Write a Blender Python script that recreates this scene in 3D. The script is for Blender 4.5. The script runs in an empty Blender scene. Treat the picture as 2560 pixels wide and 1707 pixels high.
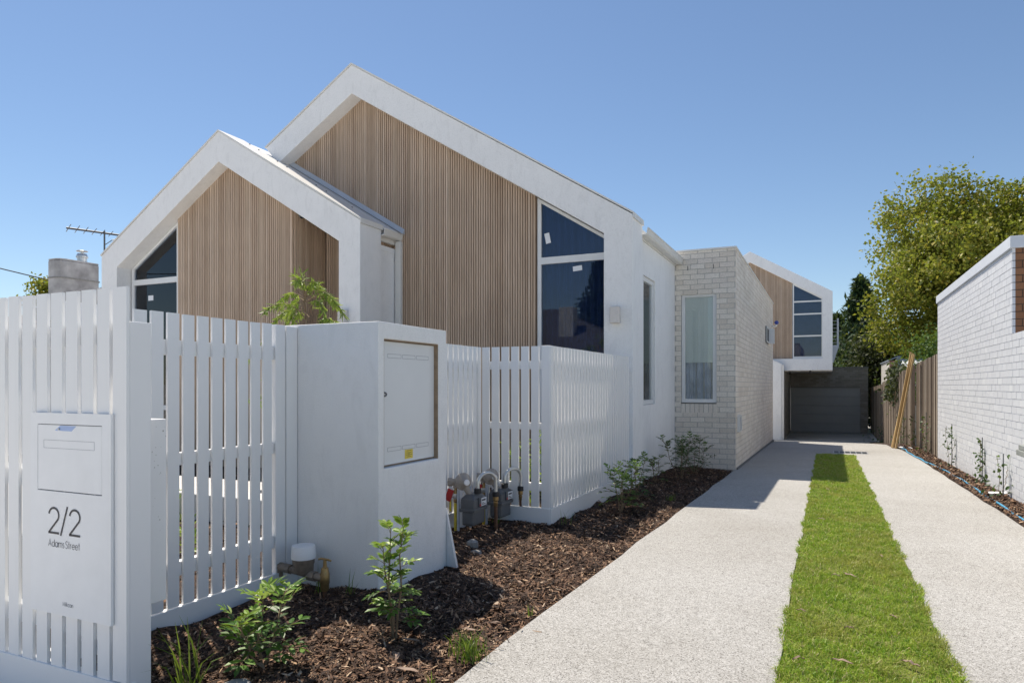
import bpy, math, random
import numpy as np
from mathutils import Vector, Matrix
random.seed(7); rng = np.random.default_rng(7)
C = bpy.context.scene.collection
R = math.radians
ZO = 1.2                                   # camera height; all z below are relative to the camera

# ------------------------------------------------------------------ camera, sky, sun
TH = math.atan((2068-1280)/1707.0)
cd = bpy.data.cameras.new('camera'); cam = bpy.data.objects.new('camera', cd); C.objects.link(cam)
cam.location = (0, 0, ZO); cam.rotation_euler = (R(90), 0, TH)
cd.sensor_width = 36; cd.lens = 1707/2560*36; cd.shift_y = (964-853.5)/2560
cd.clip_start = .05; cd.clip_end = 3000
bpy.context.scene.camera = cam
SUN_EL = R(62); SUN_AZ = math.atan2(-.84, .54)
w = bpy.data.worlds.new('World'); bpy.context.scene.world = w; w.use_nodes = True
nt = w.node_tree; sk = nt.nodes.new('ShaderNodeTexSky'); sk.sky_type = 'NISHITA'; sk.sun_disc = False
sk.sun_elevation = SUN_EL; sk.sun_rotation = SUN_AZ % (2*math.pi)
sk.air_density = 1.0; sk.dust_density = .15; sk.ozone_density = 3.2
nt.links.new(sk.outputs[0], nt.nodes['Background'].inputs[0]); nt.nodes['Background'].inputs[1].default_value = .081
sl = bpy.data.lights.new('sun', 'SUN'); sl.energy = 4.1; sl.angle = R(.55); sl.color = (1, .91, .78)
so = bpy.data.objects.new('sun', sl); C.objects.link(so); so.location = (-20, 15, 40)
sd = Vector((math.sin(SUN_AZ)*math.cos(SUN_EL), math.cos(SUN_AZ)*math.cos(SUN_EL), math.sin(SUN_EL)))
so.rotation_euler = sd.to_track_quat('Z', 'Y').to_euler()
vs = bpy.context.scene.view_settings
vs.view_transform = 'Standard'; vs.look = 'None'; vs.gamma = 1; vs.exposure = .62

# ------------------------------------------------------------------ ground profile
K = [(-60, -.20), (18, -1.487), (20.3, -1.54), (28, -2.1), (29.5, -2.2), (400, -2.25)]
K[0] = (-60, -1.19+.0165*60*.25)
def gz(y):
    if y < 0: return -1.19 - .004*y
    if y < 18: return -1.19 - .0165*y
    for (a, b), (c, d) in zip(K[1:], K[2:]):
        if y <= c: return b+(d-b)*(y-a)/(c-a)
    return -2.25
gzv = np.vectorize(gz)

# ------------------------------------------------------------------ mesh helpers
class M:
    def __init__(s): s.v = []; s.f = []
    def quad(s, *p):
        i = len(s.v); s.v += [tuple(q) for q in p]; s.f.append(tuple(range(i, i+len(p))))
    def box(s, x0, x1, y0, y1, z0, z1):
        i = len(s.v)
        s.v += [(x0,y0,z0),(x1,y0,z0),(x1,y1,z0),(x0,y1,z0),(x0,y0,z1),(x1,y0,z1),(x1,y1,z1),(x0,y1,z1)]
        s.f += [tuple(i+k for k in q) for q in ((0,3,2,1),(4,5,6,7),(0,1,5,4),(1,2,6,5),(2,3,7,6),(3,0,4,7))]
    def hexa(s, p):
        i = len(s.v); s.v += [tuple(q) for q in p]
        s.f += [tuple(i+k for k in q) for q in ((0,3,2,1),(4,5,6,7),(0,1,5,4),(1,2,6,5),(2,3,7,6),(3,0,4,7))]
    def prism(s, poly, axis, a, b):
        """poly: 2-D outline; axis 'y': (x,z) extruded in y; 'x': (y,z) extruded in x; 'z': (x,y) in z"""
        def P(q, t): return (q[0], t, q[1]) if axis == 'y' else ((t, q[0], q[1]) if axis == 'x' else (q[0], q[1], t))
        n = len(poly); i = len(s.v)
        s.v += [P(q, a) for q in poly] + [P(q, b) for q in poly]
        s.f.append(tuple(i+k for k in range(n))); s.f.append(tuple(i+n+k for k in reversed(range(n))))
        for k in range(n):
            j = (k+1) % n; s.f.append((i+k, i+n+k, i+n+j, i+j))
    def ring(s, outer, inner, y0, y1, closed=False):
        n = len(outer); i = len(s.v)
        s.v += [(x, y0, z) for x, z in outer] + [(x, y0, z) for x, z in inner] + [(x, y1, z) for x, z in outer] + [(x, y1, z) for x, z in inner]
        for k in range(n if closed else n-1):
            j = (k+1) % n
            s.f += [(i+k, i+j, i+n+j, i+n+k), (i+2*n+k, i+3*n+k, i+3*n+j, i+2*n+j), (i+k, i+2*n+k, i+2*n+j, i+j), (i+n+k, i+n+j, i+3*n+j, i+3*n+k)]
        if not closed:
            for k in (0, n-1): s.f.append((i+k, i+n+k, i+3*n+k, i+2*n+k))
    def tube(s, pts, r, n=8, cap=True):
        pts = [Vector(p) for p in pts]; rs = r if isinstance(r, (list, tuple)) else [r]*len(pts)
        rings = []; up = None
        for k, p in enumerate(pts):
            d = (pts[min(k+1, len(pts)-1)]-pts[max(k-1, 0)]).normalized()
            if up is None:
                up = Vector((0,0,1)) if abs(d.z) < .9 else Vector((1,0,0))
            u = (up - d*up.dot(d)).normalized(); up = u; v = d.cross(u)
            i = len(s.v); rings.append(i)
            for a in range(n):
                t = 2*math.pi*a/n; s.v.append(tuple(p+(u*math.cos(t)+v*math.sin(t))*rs[k]))
        for a, b in zip(rings, rings[1:]):
            for k in range(n):
                j = (k+1) % n; s.f.append((a+k, a+j, b+j, b+k))
        if cap:
            s.f.append(tuple(rings[0]+k for k in reversed(range(n)))); s.f.append(tuple(rings[-1]+k for k in range(n)))
    def lathe(s, prof, c, axis=(0,0,1), n=20):
        ax = Vector(axis).normalized(); u = ax.orthogonal().normalized(); v = ax.cross(u); c = Vector(c); rings = []
        for r, h in prof:
            i = len(s.v); rings.append(i)
            for a in range(n):
                t = 2*math.pi*a/n; s.v.append(tuple(c+ax*h+(u*math.cos(t)+v*math.sin(t))*max(r, 1e-4)))
        for a, b in zip(rings, rings[1:]):
            for k in range(n):
                j = (k+1) % n; s.f.append((a+k, a+j, b+j, b+k))
        s.f.append(tuple(rings[0]+k for k in reversed(range(n)))); s.f.append(tuple(rings[-1]+k for k in range(n)))

BASE = {}
def finish(name, me, mat, base, parent, smooth):
    mats = mat if isinstance(mat, (list, tuple)) else [mat]
    for m_ in mats: me.materials.append(m_)
    if smooth:
        me.polygons.foreach_set('use_smooth', [True]*len(me.polygons))
        if smooth != 'all':
            try: me.set_sharp_from_angle(angle=R(40))
            except Exception: pass
    o = bpy.data.objects.new(name, me); C.objects.link(o)
    if parent is not None: o.parent = parent; BASE[o.name] = BASE[parent.name]
    else: o.location = (base[0], base[1], base[2]+ZO); BASE[o.name] = base
    return o
def uvs(me):
    n = len(me.loops); co = np.empty(len(me.vertices)*3); me.vertices.foreach_get('co', co); co = co.reshape(-1, 3)
    li = np.empty(n, int); me.loops.foreach_get('vertex_index', li)
    nm = np.empty(len(me.polygons)*3); me.polygons.foreach_get('normal', nm); nm = np.abs(nm.reshape(-1, 3))
    lt = np.empty(len(me.polygons), int); me.polygons.foreach_get('loop_total', lt)
    a = np.repeat(nm.argmax(1), lt); p = co[li]
    uv = np.where((a == 0)[:, None], p[:, [1, 2]], np.where((a == 1)[:, None], p[:, [0, 2]], p[:, [0, 1]]))
    l = me.uv_layers.new(name='UVMap'); l.data.foreach_set('uv', uv.ravel())
def obj(name, m, mat, parent=None, smooth=False, bevel=0, base=None, norm=True):
    v = np.array(m.v, float)
    if parent is not None: b = BASE[parent.name]
    else:
        b = base or (float((v[:,0].min()+v[:,0].max())/2), float((v[:,1].min()+v[:,1].max())/2), float(v[:,2].min()))
    me = bpy.data.meshes.new(name); me.from_pydata([tuple(q) for q in (v-np.array(b))], [], m.f)
    if norm:
        import bmesh
        bm = bmesh.new(); bm.from_mesh(me); bmesh.ops.recalc_face_normals(bm, faces=bm.faces); bm.to_mesh(me); bm.free()
    me.update(); uvs(me)
    o = finish(name, me, mat, b, parent, smooth)
    if bevel:
        q = o.modifiers.new('bevel', 'BEVEL'); q.width = bevel; q.segments = 2; q.limit_method = 'ANGLE'; q.angle_limit = R(35)
    return o
def npobj(name, V, F, mat, parent=None, base=None, smooth=False):
    """V (n,3) array, F (m,k) index array"""
    V = np.asarray(V, float); F = np.asarray(F, int)
    if parent is not None: b = BASE[parent.name]
    else: b = base or (float(V[:,0].mean()), float(V[:,1].mean()), float(V[:,2].min()))
    me = bpy.data.meshes.new(name); k = F.shape[1]
    me.vertices.add(len(V)); me.vertices.foreach_set('co', (V-np.array(b)).ravel())
    me.loops.add(F.size); me.loops.foreach_set('vertex_index', F.ravel())
    me.polygons.add(len(F)); me.polygons.foreach_set('loop_start', np.arange(len(F))*k)
    me.polygons.foreach_set('use_smooth', [False]*len(F)); me.update(calc_edges=True); me.validate()
    return finish(name, me, mat, b, parent, smooth)
def tag(o, label=None, cat=None, group=None, kind=None):
    if label: o['label'] = label
    if cat: o['category'] = cat
    if group: o['group'] = group
    if kind: o['kind'] = kind
    return o
def thing(name, base, label, cat, group=None):
    o = bpy.data.objects.new(name, None); C.objects.link(o); o.empty_display_size = .2
    o.location = (base[0], base[1], base[2]+ZO); BASE[o.name] = base
    return tag(o, label, cat, group)
def copy_thing(src, delta, label, rot=0):
    c = src.copy(); C.objects.link(c); c.location = src.location + Vector(delta); BASE[c.name] = tuple(Vector(BASE[src.name])+Vector(delta))
    c.rotation_euler = (0, 0, rot); c['label'] = label
    for ch in src.children:
        d = ch.copy(); C.objects.link(d); d.parent = c; BASE[d.name] = BASE[c.name]
        for g in ch.children:
            e = g.copy(); C.objects.link(e); e.parent = d; BASE[e.name] = BASE[c.name]
    return c

# ------------------------------------------------------------------ materials
def newmat(name):
    m = bpy.data.materials.new(name); m.use_nodes = True
    n = m.node_tree; return m, n, n.nodes['Principled BSDF']
def L(n, a, b): n.links.new(a, b)
def node(n, t, **k):
    o = n.nodes.new(t)
    for a, b in k.items(): setattr(o, a, b)
    return o
def ramp(n, fac, stops):
    r = node(n, 'ShaderNodeValToRGB'); e = r.color_ramp.elements
    e[0].position, e[0].color = stops[0][0], (*stops[0][1], 1); e[1].position, e[1].color = stops[-1][0], (*stops[-1][1], 1)
    for p, c in stops[1:-1]:
        q = e.new(p); q.color = (*c, 1)
    L(n, fac, r.inputs[0]); return r.outputs[0]
def noise(n, scale, detail=4, rough=.55, coord='Object', stretch=None, dist=0):
    tc = node(n, 'ShaderNodeTexCoord'); src = tc.outputs[coord]
    if stretch:
        mp = node(n, 'ShaderNodeMapping'); mp.inputs['Scale'].default_value = stretch; L(n, src, mp.inputs[0]); src = mp.outputs[0]
    t = node(n, 'ShaderNodeTexNoise'); t.inputs['Scale'].default_value = scale; t.inputs['Detail'].default_value = detail
    t.inputs['Roughness'].default_value = rough; t.inputs['Distortion'].default_value = dist
    L(n, src, t.inputs[0]); return t.outputs[0]
def bump(n, p, h, strength=.3, dist=.01, prev=None):
    b = node(n, 'ShaderNodeBump'); b.inputs['Strength'].default_value = strength; b.inputs['Distance'].default_value = dist
    L(n, h, b.inputs['Height'])
    if prev: L(n, prev, b.inputs['Normal'])
    L(n, b.outputs[0], p.inputs['Normal']); return b.outputs[0]
def mul(c, k): return tuple(x*k for x in c)
def mixc(n, fac, a, b, mode='MIX'):
    m = node(n, 'ShaderNodeMix', data_type='RGBA', blend_type=mode)
    for i, q in ((0, fac), (6, a), (7, b)):
        if isinstance(q, (int, float)): m.inputs[i].default_value = q
        elif isinstance(q, tuple): m.inputs[i].default_value = (*q, 1)
        else: L(n, q, m.inputs[i])
    return m.outputs[2]
def simple(name, col, rough=.5, var=.12, scale=8, metal=0, b=0, bscale=60, spec=.5):
    m, n, p = newmat(name)
    f = noise(n, scale)
    L(n, ramp(n, f, [(.3, mul(col, 1-var)), (.7, mul(col, 1+var*.5))]), p.inputs['Base Color'])
    p.inputs['Roughness'].default_value = rough; p.inputs['Metallic'].default_value = metal; p.inputs['Specular IOR Level'].default_value = spec
    if b: bump(n, p, noise(n, bscale, 5), b, .004)
    return m
def island(name, stops, rough=.6, b=0, bscale=40, trans=0, spec=.4, extra=None):
    """colour picked per mesh island"""
    m, n, p = newmat(name)
    g = node(n, 'ShaderNodeNewGeometry'); c = ramp(n, g.outputs['Random Per Island'], stops)
    if extra: c = extra(n, c)
    L(n, c, p.inputs['Base Color']); p.inputs['Roughness'].default_value = rough; p.inputs['Specular IOR Level'].default_value = spec
    if b: bump(n, p, noise(n, bscale, 5), b, .004)
    if trans:
        t = node(n, 'ShaderNodeBsdfTranslucent'); L(n, mixc(n, .5, c, (.35, .45, .05)), t.inputs[0])
        mx = node(n, 'ShaderNodeMixShader'); mx.inputs[0].default_value = trans
        L(n, p.outputs[0], mx.inputs[1]); L(n, t.outputs[0], mx.inputs[2]); L(n, mx.outputs[0], n.nodes['Material Output'].inputs[0])
    return m

def stucco(name, col, grain=.25, gscale=220, cloud=.10):
    m, n, p = newmat(name)
    a = noise(n, 1.6, 5, .6, dist=.6); s = noise(n, 9, 6, .7, stretch=(1, 1, .35), dist=1.2); g = noise(n, gscale, 3, .6)
    c = ramp(n, a, [(.3, mul(col, 1-cloud)), (.55, col), (.8, mul(col, 1.03))])
    c = mixc(n, .5, c, ramp(n, s, [(.35, mul(col, 1-cloud*1.5)), (.5, col), (1, mul(col, 1.02))]))
    c = mixc(n, 1.0, c, ramp(n, g, [(.36, (.84, .84, .84)), (.48, (1, 1, 1))]), 'MULTIPLY')
    L(n, c, p.inputs['Base Color']); p.inputs['Roughness'].default_value = .85; p.inputs['Specular IOR Level'].default_value = .25
    b1 = bump(n, p, g, grain, .004); bump(n, p, s, .34, .012, b1)
    return m
MT = {}
MT['render'] = stucco('white_render', (.88, .88, .875), .12, 160, .085)
MT['pillar'] = stucco('sandy_render', (.87, .87, .86), .6, 230, .06)
def paint(name, col, rough=.38):
    m, n, p = newmat(name)
    a = noise(n, 3, 4); d = noise(n, 45, 6, .75)
    tcs = node(n, 'ShaderNodeTexCoord')
    c = ramp(n, a, [(.3, mul(col, .97)), (.7, col)])
    c = mixc(n, 1.0, c, ramp(n, d, [(.26, (.72, .68, .62)), (.31, (1, 1, 1))]), 'MULTIPLY')
    L(n, c, p.inputs['Base Color']); p.inputs['Roughness'].default_value = rough
    bump(n, p, noise(n, 30, 2, stretch=(8, 8, .4)), .03, .003)
    return m
MT['paint'] = paint('white_fence_paint', (.88, .88, .875))
MT['splash'] = paint('splashed_white_paint', (.85, .85, .85), .45)
_m, _n, _p = newmat('splashed_panel'); MT['splash2'] = _m
_v = node(_n, 'ShaderNodeTexVoronoi'); _v.inputs['Scale'].default_value = 55; _tc = node(_n, 'ShaderNodeTexCoord'); L(_n, _tc.outputs['Object'], _v.inputs[0])
_nz = noise(_n, 14, 3)
_ma = node(_n, 'ShaderNodeMath', operation='ADD'); L(_n, _v.outputs['Distance'], _ma.inputs[0]); L(_n, _nz, _ma.inputs[1])
L(_n, ramp(_n, _ma.outputs[0], [(.50, (.45, .44, .42)), (.58, (.80, .80, .80))]), _p.inputs['Base Color']); _p.inputs['Roughness'].default_value = .5
MT['alu'] = simple('white_powdercoat', (.76, .77, .77), .35, .04, 6)
MT['trim'] = simple('offwhite_metal_trim', (.74, .73, .70), .45, .05, 5)
MT['roof'] = simple('white_roof_sheet', (.80, .80, .80), .45, .06, 3)
MT['flash'] = simple('grey_flashing', (.50, .53, .58), .5, .08, 3)
def grain(n, c):
    f = noise(n, 6, 5, .6, stretch=(10, 10, .5)); f2 = noise(n, .9, 3)
    c = mixc(n, 1.0, c, ramp(n, f, [(.3, (.82, .80, .78)), (.7, (1.1, 1.1, 1.1))]), 'MULTIPLY')
    return mixc(n, 1.0, c, ramp(n, f2, [(.3, (.9, .89, .88)), (.7, (1.06, 1.06, 1.05))]), 'MULTIPLY')
MT['batten'] = island('timber_battens', [(0, (.47, .345, .25)), (.25, (.56, .425, .315)), (.55, (.63, .49, .375)), (.8, (.51, .38, .28)), (1, (.72, .58, .455))], .6, .1, 60, extra=grain)
MT['backing'] = simple('dark_timber_backing', (.17, .12, .085), .8, .2, 5)
MT['doorwood'] = simple('brown_timber_door', (.22, .145, .105), .5, .2, 4)
def bgrain(n, c):
    f = noise(n, 45, 5, .65); a = noise(n, 1.1, 3)
    c = mixc(n, 1.0, c, ramp(n, f, [(.3, (.84, .84, .84)), (.6, (1.03, 1.03, 1.03))]), 'MULTIPLY')
    return mixc(n, 1.0, c, ramp(n, a, [(.3, (.93, .92, .91)), (.7, (1.03, 1.03, 1.03))]), 'MULTIPLY')
MT['brick'] = island('beige_brick', [(0, (.72, .655, .57)), (.4, (.79, .73, .645)), (.8, (.83, .775, .695)), (1, (.75, .685, .61))], .85, .25, 80, extra=bgrain)
MT['gbrick'] = island('dark_garage_brick', [(0, (.24, .215, .18)), (.6, (.30, .27, .23)), (1, (.34, .31, .27))], .85, .25, 80, extra=bgrain)
MT['gmortar'] = simple('dark_grey_mortar', (.20, .19, .17), .9, .15, 30, b=.3)
MT['mortar'] = simple('grey_mortar', (.52, .50, .47), .9, .15, 30, b=.3)
MT['wbrick'] = island('white_painted_brick', [(0, (.62, .64, .68)), (.6, (.64, .66, .70)), (.93, (.66, .68, .72)), (1, (.70, .72, .75))], .6, .25, 50)
MT['wmortar'] = simple('painted_mortar', (.60, .62, .66), .8, .1, 30, b=.3)
MT['bbrick'] = island('brown_brick', [(0, (.22, .105, .055)), (1, (.30, .15, .08))], .85, .3, 80, extra=bgrain)
MT['dmortar'] = simple('dark_mortar', (.10, .075, .06), .9, .2, 30)
MT['rbrick'] = island('red_brick', [(0, (.42, .20, .12)), (.5, (.50, .27, .17)), (1, (.58, .38, .28))], .9, .3, 60, extra=bgrain)
MT['coping'] = simple('pale_grey_coping', (.62, .66, .72), .6, .05, 4)

def glass(name, tint, f0=1.55, rough=.0):
    m, n, p = newmat(name); n.nodes.remove(p)
    fr = node(n, 'ShaderNodeFresnel'); fr.inputs[0].default_value = f0
    gl = node(n, 'ShaderNodeBsdfGlossy'); gl.inputs['Roughness'].default_value = rough; gl.inputs[0].default_value = (.95, .97, 1, 1)
    tr = node(n, 'ShaderNodeBsdfTransparent'); tr.inputs[0].default_value = (*tint, 1)
    mx = node(n, 'ShaderNodeMixShader'); L(n, fr.outputs[0], mx.inputs[0]); L(n, tr.outputs[0], mx.inputs[1]); L(n, gl.outputs[0], mx.inputs[2])
    L(n, mx.outputs[0], n.nodes['Material Output'].inputs[0]); return m
MT['glass'] = glass('tinted_glass', (.60, .67, .78), 1.62)
MT['glass2'] = glass('clear_glass', (.95, .97, .96), 1.5)
MT['navy'] = simple('dark_blue_curtain', (.13, .18, .30), .8, .2, 3)
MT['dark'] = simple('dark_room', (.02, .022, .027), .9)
MT['sheer'] = simple('grey_sheer_curtain', (.62, .65, .74), .9, .2, 6)
MT['blind'] = simple('pale_roller_blind', (.84, .87, .85), .8, .06, 2)
MT['sticker'] = simple('white_sticker', (.8, .82, .85), .5, .03)
MT['garage'] = simple('grey_garage_door', (.33, .325, .31), .5, .05, 2)
MT['cabinet'] = simple('pale_grey_steel', (.72, .735, .74), .35, .05, 2)
MT['rust'] = simple('stained_cabinet_frame', (.34, .25, .17), .8, .35, 14, b=.3)
MT['ink'] = simple('dark_lettering', (.035, .035, .045), .5, .05)
MT['line'] = simple('shadow_gap', (.30, .31, .34), .7, .05)
MT['inkgrey'] = simple('grey_lettering', (.33, .35, .38), .5, .05)
MT['yellow'] = simple('yellow_plastic', (.72, .56, .06), .45, .1)
MT['steelgrey'] = simple('grey_meter_case', (.125, .13, .137), .42, .12, 12, b=.05)
MT['castgrey'] = simple('cast_grey_beige', (.37, .33, .29), .5, .12, 14, b=.1)
MT['galv'] = simple('galvanised_pipe', (.62, .63, .62), .3, .1, 20, metal=.55)
MT['brass'] = simple('dull_brass', (.40, .27, .12), .42, .25, 30, metal=.7)
MT['oldbrass'] = simple('weathered_brass', (.30, .25, .20), .6, .3, 30, metal=.35, b=.2)
MT['copper'] = simple('brown_copper_pipe', (.16, .085, .05), .5, .25, 20, metal=.3)
MT['black'] = simple('black_rubber_and_shade', (.02, .02, .022), .5, .1)
MT['red'] = simple('red_tag', (.42, .03, .03), .4, .1)
MT['white'] = simple('white_plastic', (.88, .885, .89), .4, .04)
MT['cream'] = simple('cream_lamp_case', (.70, .66, .62), .6, .05)
MT['blueplastic'] = simple('blue_camera_lens', (.03, .06, .35), .3, .05)
MT['bluefilm'] = simple('pale_blue_film', (.38, .50, .78), .3, .1)
MT['hose'] = simple('blue_hose', (.07, .33, .55), .4, .1, 20)
MT['concrete'] = simple('weathered_chimney_cement', (.44, .43, .43), .9, .5, 2.2, b=.4, bscale=25)
MT['stone'] = simple('grey_stone', (.27, .265, .25), .9, .25, 30, b=.5, bscale=40)
MT['ledge'] = simple('green_grey_concrete', (.27, .29, .28), .85, .2, 12, b=.3)
MT['zinc'] = simple('corrugated_iron', (.55, .57, .58), .45, .12, 6, metal=.3)
MT['barge'] = simple('blue_grey_timber', (.22, .26, .32), .7, .15, 5)
MT['terracotta'] = simple('brown_roof_tiles', (.15, .075, .05), .8, .3, 20, b=.4, bscale=18)
MT['greytile'] = simple('grey_roof_tiles', (.085, .08, .085), .8, .3, 20, b=.4, bscale=18)
MT['housewall'] = simple('cream_weatherboard', (.55, .52, .46), .8, .1, 3)
MT['iron'] = simple('dark_grey_steel', (.10, .11, .12), .5, .15)
MT['grate'] = simple('grate_steel', (.45, .45, .44), .4, .15, metal=.5)
MT['pine'] = island('sawn_pine', [(0, (.50, .34, .15)), (1, (.62, .44, .21))], .7, .15, 40, extra=grain)
MT['paling'] = island('weathered_palings', [(0, (.15, .115, .085)), (.4, (.26, .21, .165)), (.75, (.36, .30, .24)), (1, (.46, .40, .33))], .9, .4, 30, extra=grain)
MT['greenstem'] = simple('green_stem', (.16, .20, .06), .7, .2)
MT['brownstem'] = simple('woody_stem', (.24, .17, .10), .85, .25, 20)
MT['bark'] = simple('grey_bark', (.10, .08, .06), .95, .3, 10, b=.8, bscale=14)
MT['leaf'] = island('glossy_leaf', [(0, (.03, .085, .012)), (.5, (.055, .14, .018)), (.85, (.10, .22, .025)), (1, (.17, .30, .04))], .42, trans=.3, spec=.4)
MT['leafdark'] = island('deep_green_leaf', [(0, (.018, .045, .014)), (.6, (.035, .085, .022)), (.9, (.06, .13, .03)), (1, (.10, .2, .04))], .45, trans=.22, spec=.4)
MT['leaftip'] = island('young_lime_leaf', [(0, (.16, .30, .04)), (.6, (.28, .42, .08)), (1, (.42, .52, .18))], .35, trans=.35)
MT['leafweep'] = island('narrow_yellow_green_leaf', [(0, (.12, .20, .035)), (.5, (.27, .38, .06)), (1, (.45, .52, .14))], .45, trans=.35)
MT['leafplane'] = island('autumn_green_leaf', [(0, (.085, .11, .013)), (.35, (.18, .20, .022)), (.65, (.27, .265, .03)), (.9, (.36, .32, .045)), (1, (.42, .30, .05))], .5, trans=.35)
MT['leafcon'] = island('dark_conifer_needles', [(0, (.008, .026, .010)), (.6, (.017, .05, .017)), (1, (.034, .082, .026))], .7, trans=.1)
MT['leafoak'] = island('dull_dark_leaf', [(0, (.018, .026, .012)), (.6, (.042, .055, .024)), (1, (.10, .115, .06))], .6, trans=.12, spec=.25)
MT['leafbright'] = island('feathery_bright_leaf', [(0, (.03, .075, .014)), (.6, (.06, .13, .02)), (1, (.10, .19, .035))], .6, trans=.25)
def gpatch(n, c):
    a = noise(n, 2.2, 5, .65); d = noise(n, 9, 3)
    c = mixc(n, ramp(n, a, [(.46, (0, 0, 0)), (.66, (.6, .6, .6))]), c, (.42, .36, .13))
    return mixc(n, 1.0, c, ramp(n, d, [(.3, (.72, .76, .7)), (.7, (1.2, 1.15, 1.05))]), 'MULTIPLY')
MT['weed'] = island('weed_blade', [(0, (.04, .09, .012)), (.6, (.09, .18, .02)), (1, (.2, .28, .05))], .4, trans=.35)
MT['blade'] = island('grass_blade', [(0, (.12, .25, .018)), (.3, (.22, .40, .03)), (.58, (.36, .50, .06)), (.80, (.46, .56, .10)), (.9, (.56, .48, .24)), (1, (.62, .50, .30))], .45, trans=.4, extra=gpatch)
MT['chip'] = island('bark_chip', [(0, (.026, .014, .009)), (.4, (.068, .036, .022)), (.7, (.145, .077, .044)), (.88, (.27, .155, .09)), (.96, (.43, .29, .18)), (1, (.58, .44, .31))], .8, .3, 60)
MT['gum'] = island('dry_gum_leaf', [(0, (.15, .09, .06)), (.5, (.27, .18, .13)), (1, (.46, .37, .29))], .7)
# driveway: exposed aggregate
m, n, p = newmat('exposed_aggregate')
tc = node(n, 'ShaderNodeTexCoord'); v = node(n, 'ShaderNodeTexVoronoi'); v.inputs['Scale'].default_value = 240; L(n, tc.outputs['Object'], v.inputs[0])
sp = node(n, 'ShaderNodeSeparateColor'); L(n, v.outputs['Color'], sp.inputs[0])
c = ramp(n, sp.outputs[0], [(0, (.085, .080, .073)), (.10, (.20, .192, .178)), (.28, (.365, .355, .336)), (.65, (.43, .422, .405)), (1, (.60, .595, .58))])
c = mixc(n, 1.0, c, ramp(n, noise(n, .55, 5, .6), [(.3, (.86, .845, .82)), (.62, (1.03, 1.03, 1.03))]), 'MULTIPLY')
c = mixc(n, 1.0, c, ramp(n, noise(n, 30, 4, .7), [(.3, (.84, .84, .83)), (.6, (1.03, 1.03, 1.03))]), 'MULTIPLY')
L(n, c, p.inputs['Base Color']); p.inputs['Roughness'].default_value = .85; bump(n, p, v.outputs['Distance'], .5, .006); MT['agg'] = m
m, n, p = newmat('mulch_soil')
c = ramp(n, noise(n, 38, 6, .75), [(.3, (.014, .009, .007)), (.5, (.045, .027, .019)), (.68, (.10, .06, .04)), (.8, (.22, .14, .09))])
L(n, c, p.inputs['Base Color']); p.inputs['Roughness'].default_value = .95; bump(n, p, noise(n, 60, 6, .7), .9, .02); MT['mulch'] = m
MT['soil'] = simple('turf_soil', (.15, .17, .03), .95, .4, 20, b=.6)
MT['street'] = simple('pale_ground', (.66, .64, .60), .95, .3, .6, b=.2)
MT['paving'] = simple('pale_paving', (.68, .66, .62), .9, .12, 1.2, b=.2)
MT['asphalt'] = simple('grey_asphalt', (.055, .055, .057), .9, .2, 3)

# ------------------------------------------------------------------ ground, drive, beds
def strip(name, rows, mat, thick=.1, dz=0, cols=1):
    """rows: (y, x0, x1)"""
    m = M(); n = len(rows)
    for (ya, a0, a1), (yb, b0, b1) in zip(rows, rows[1:]):
        za, zb = gz(ya)+dz, gz(yb)+dz
        m.hexa([(a0, ya, za-thick), (a1, ya, za-thick), (b1, yb, zb-thick), (b0, yb, zb-thick), (a0, ya, za), (a1, ya, za), (b1, yb, zb), (b0, yb, zb)])
    return m
m = M(); ys = [-900, -60, -6, 0, 18, 20.3, 28, 29.5, 60, 900]; xs = [-900, -40, -12, 12, 40, 900]
for a, b in zip(ys, ys[1:]):
    for c, d in zip(xs, xs[1:]): m.quad((c, a, gz(a)-.09), (d, a, gz(a)-.09), (d, b, gz(b)-.09), (c, b, gz(b)-.09))
tag(obj('ground', m, MT['street']), kind='structure')
# one slab object: two wheel strips joined by the apron
def wob(y, a): return a + .008*math.sin(y*3.1) + .006*math.sin(y*7.7+1)
def merged(rowsets, thick=.1):
    m = M()
    for rows in rowsets:
        for k, (y, x0, x1) in enumerate(rows):
            z = gz(y); m.v += [(x0, y, z-thick), (x0, y, z), (x1, y, z), (x1, y, z-thick)]
        i = len(m.v)-4*len(rows)
        for k in range(len(rows)-1):
            a = i+4*k; b = a+4
            m.f += [(a+1, a+2, b+2, b+1), (a, a+1, b+1, b), (a+2, a+3, b+3, b+2)]
        m.f.append((i, i+3, i+2, i+1)); e = i+4*(len(rows)-1); m.f.append((e, e+1, e+2, e+3))
    return m
yy = [-3+.5*k for k in range(38)]                       # -3 .. 15.5
left = [(y, wob(y, -1.43+.004*y), -.2+.008*math.sin(y*2.2)) for y in yy]+[(15.95, -1.372, -.17)]
right = [(y, .515+.008*math.sin(y*2.7), wob(y, 1.69-.003*y)) for y in yy]+[(15.95, .53, 1.645)]
apron = [(15.95, -1.372, 1.645), (17, -1.372, 1.61), (18.3, -1.372, 1.57), (19.2, -1.372, 1.44), (20.3, -2.3, 1.40), (28, -2.3, 1.52), (29.5, -2.2, 1.62), (30.4, -1.7, 1.68), (36.5, -1.62, 1.66)]
dm = merged([left, right, apron]); 
tag(obj('driveway', dm, MT['agg'], norm=False), kind='structure')
m = M(); m.box(.2, .206, 16.9, 18.2, 0, 1)
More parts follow.
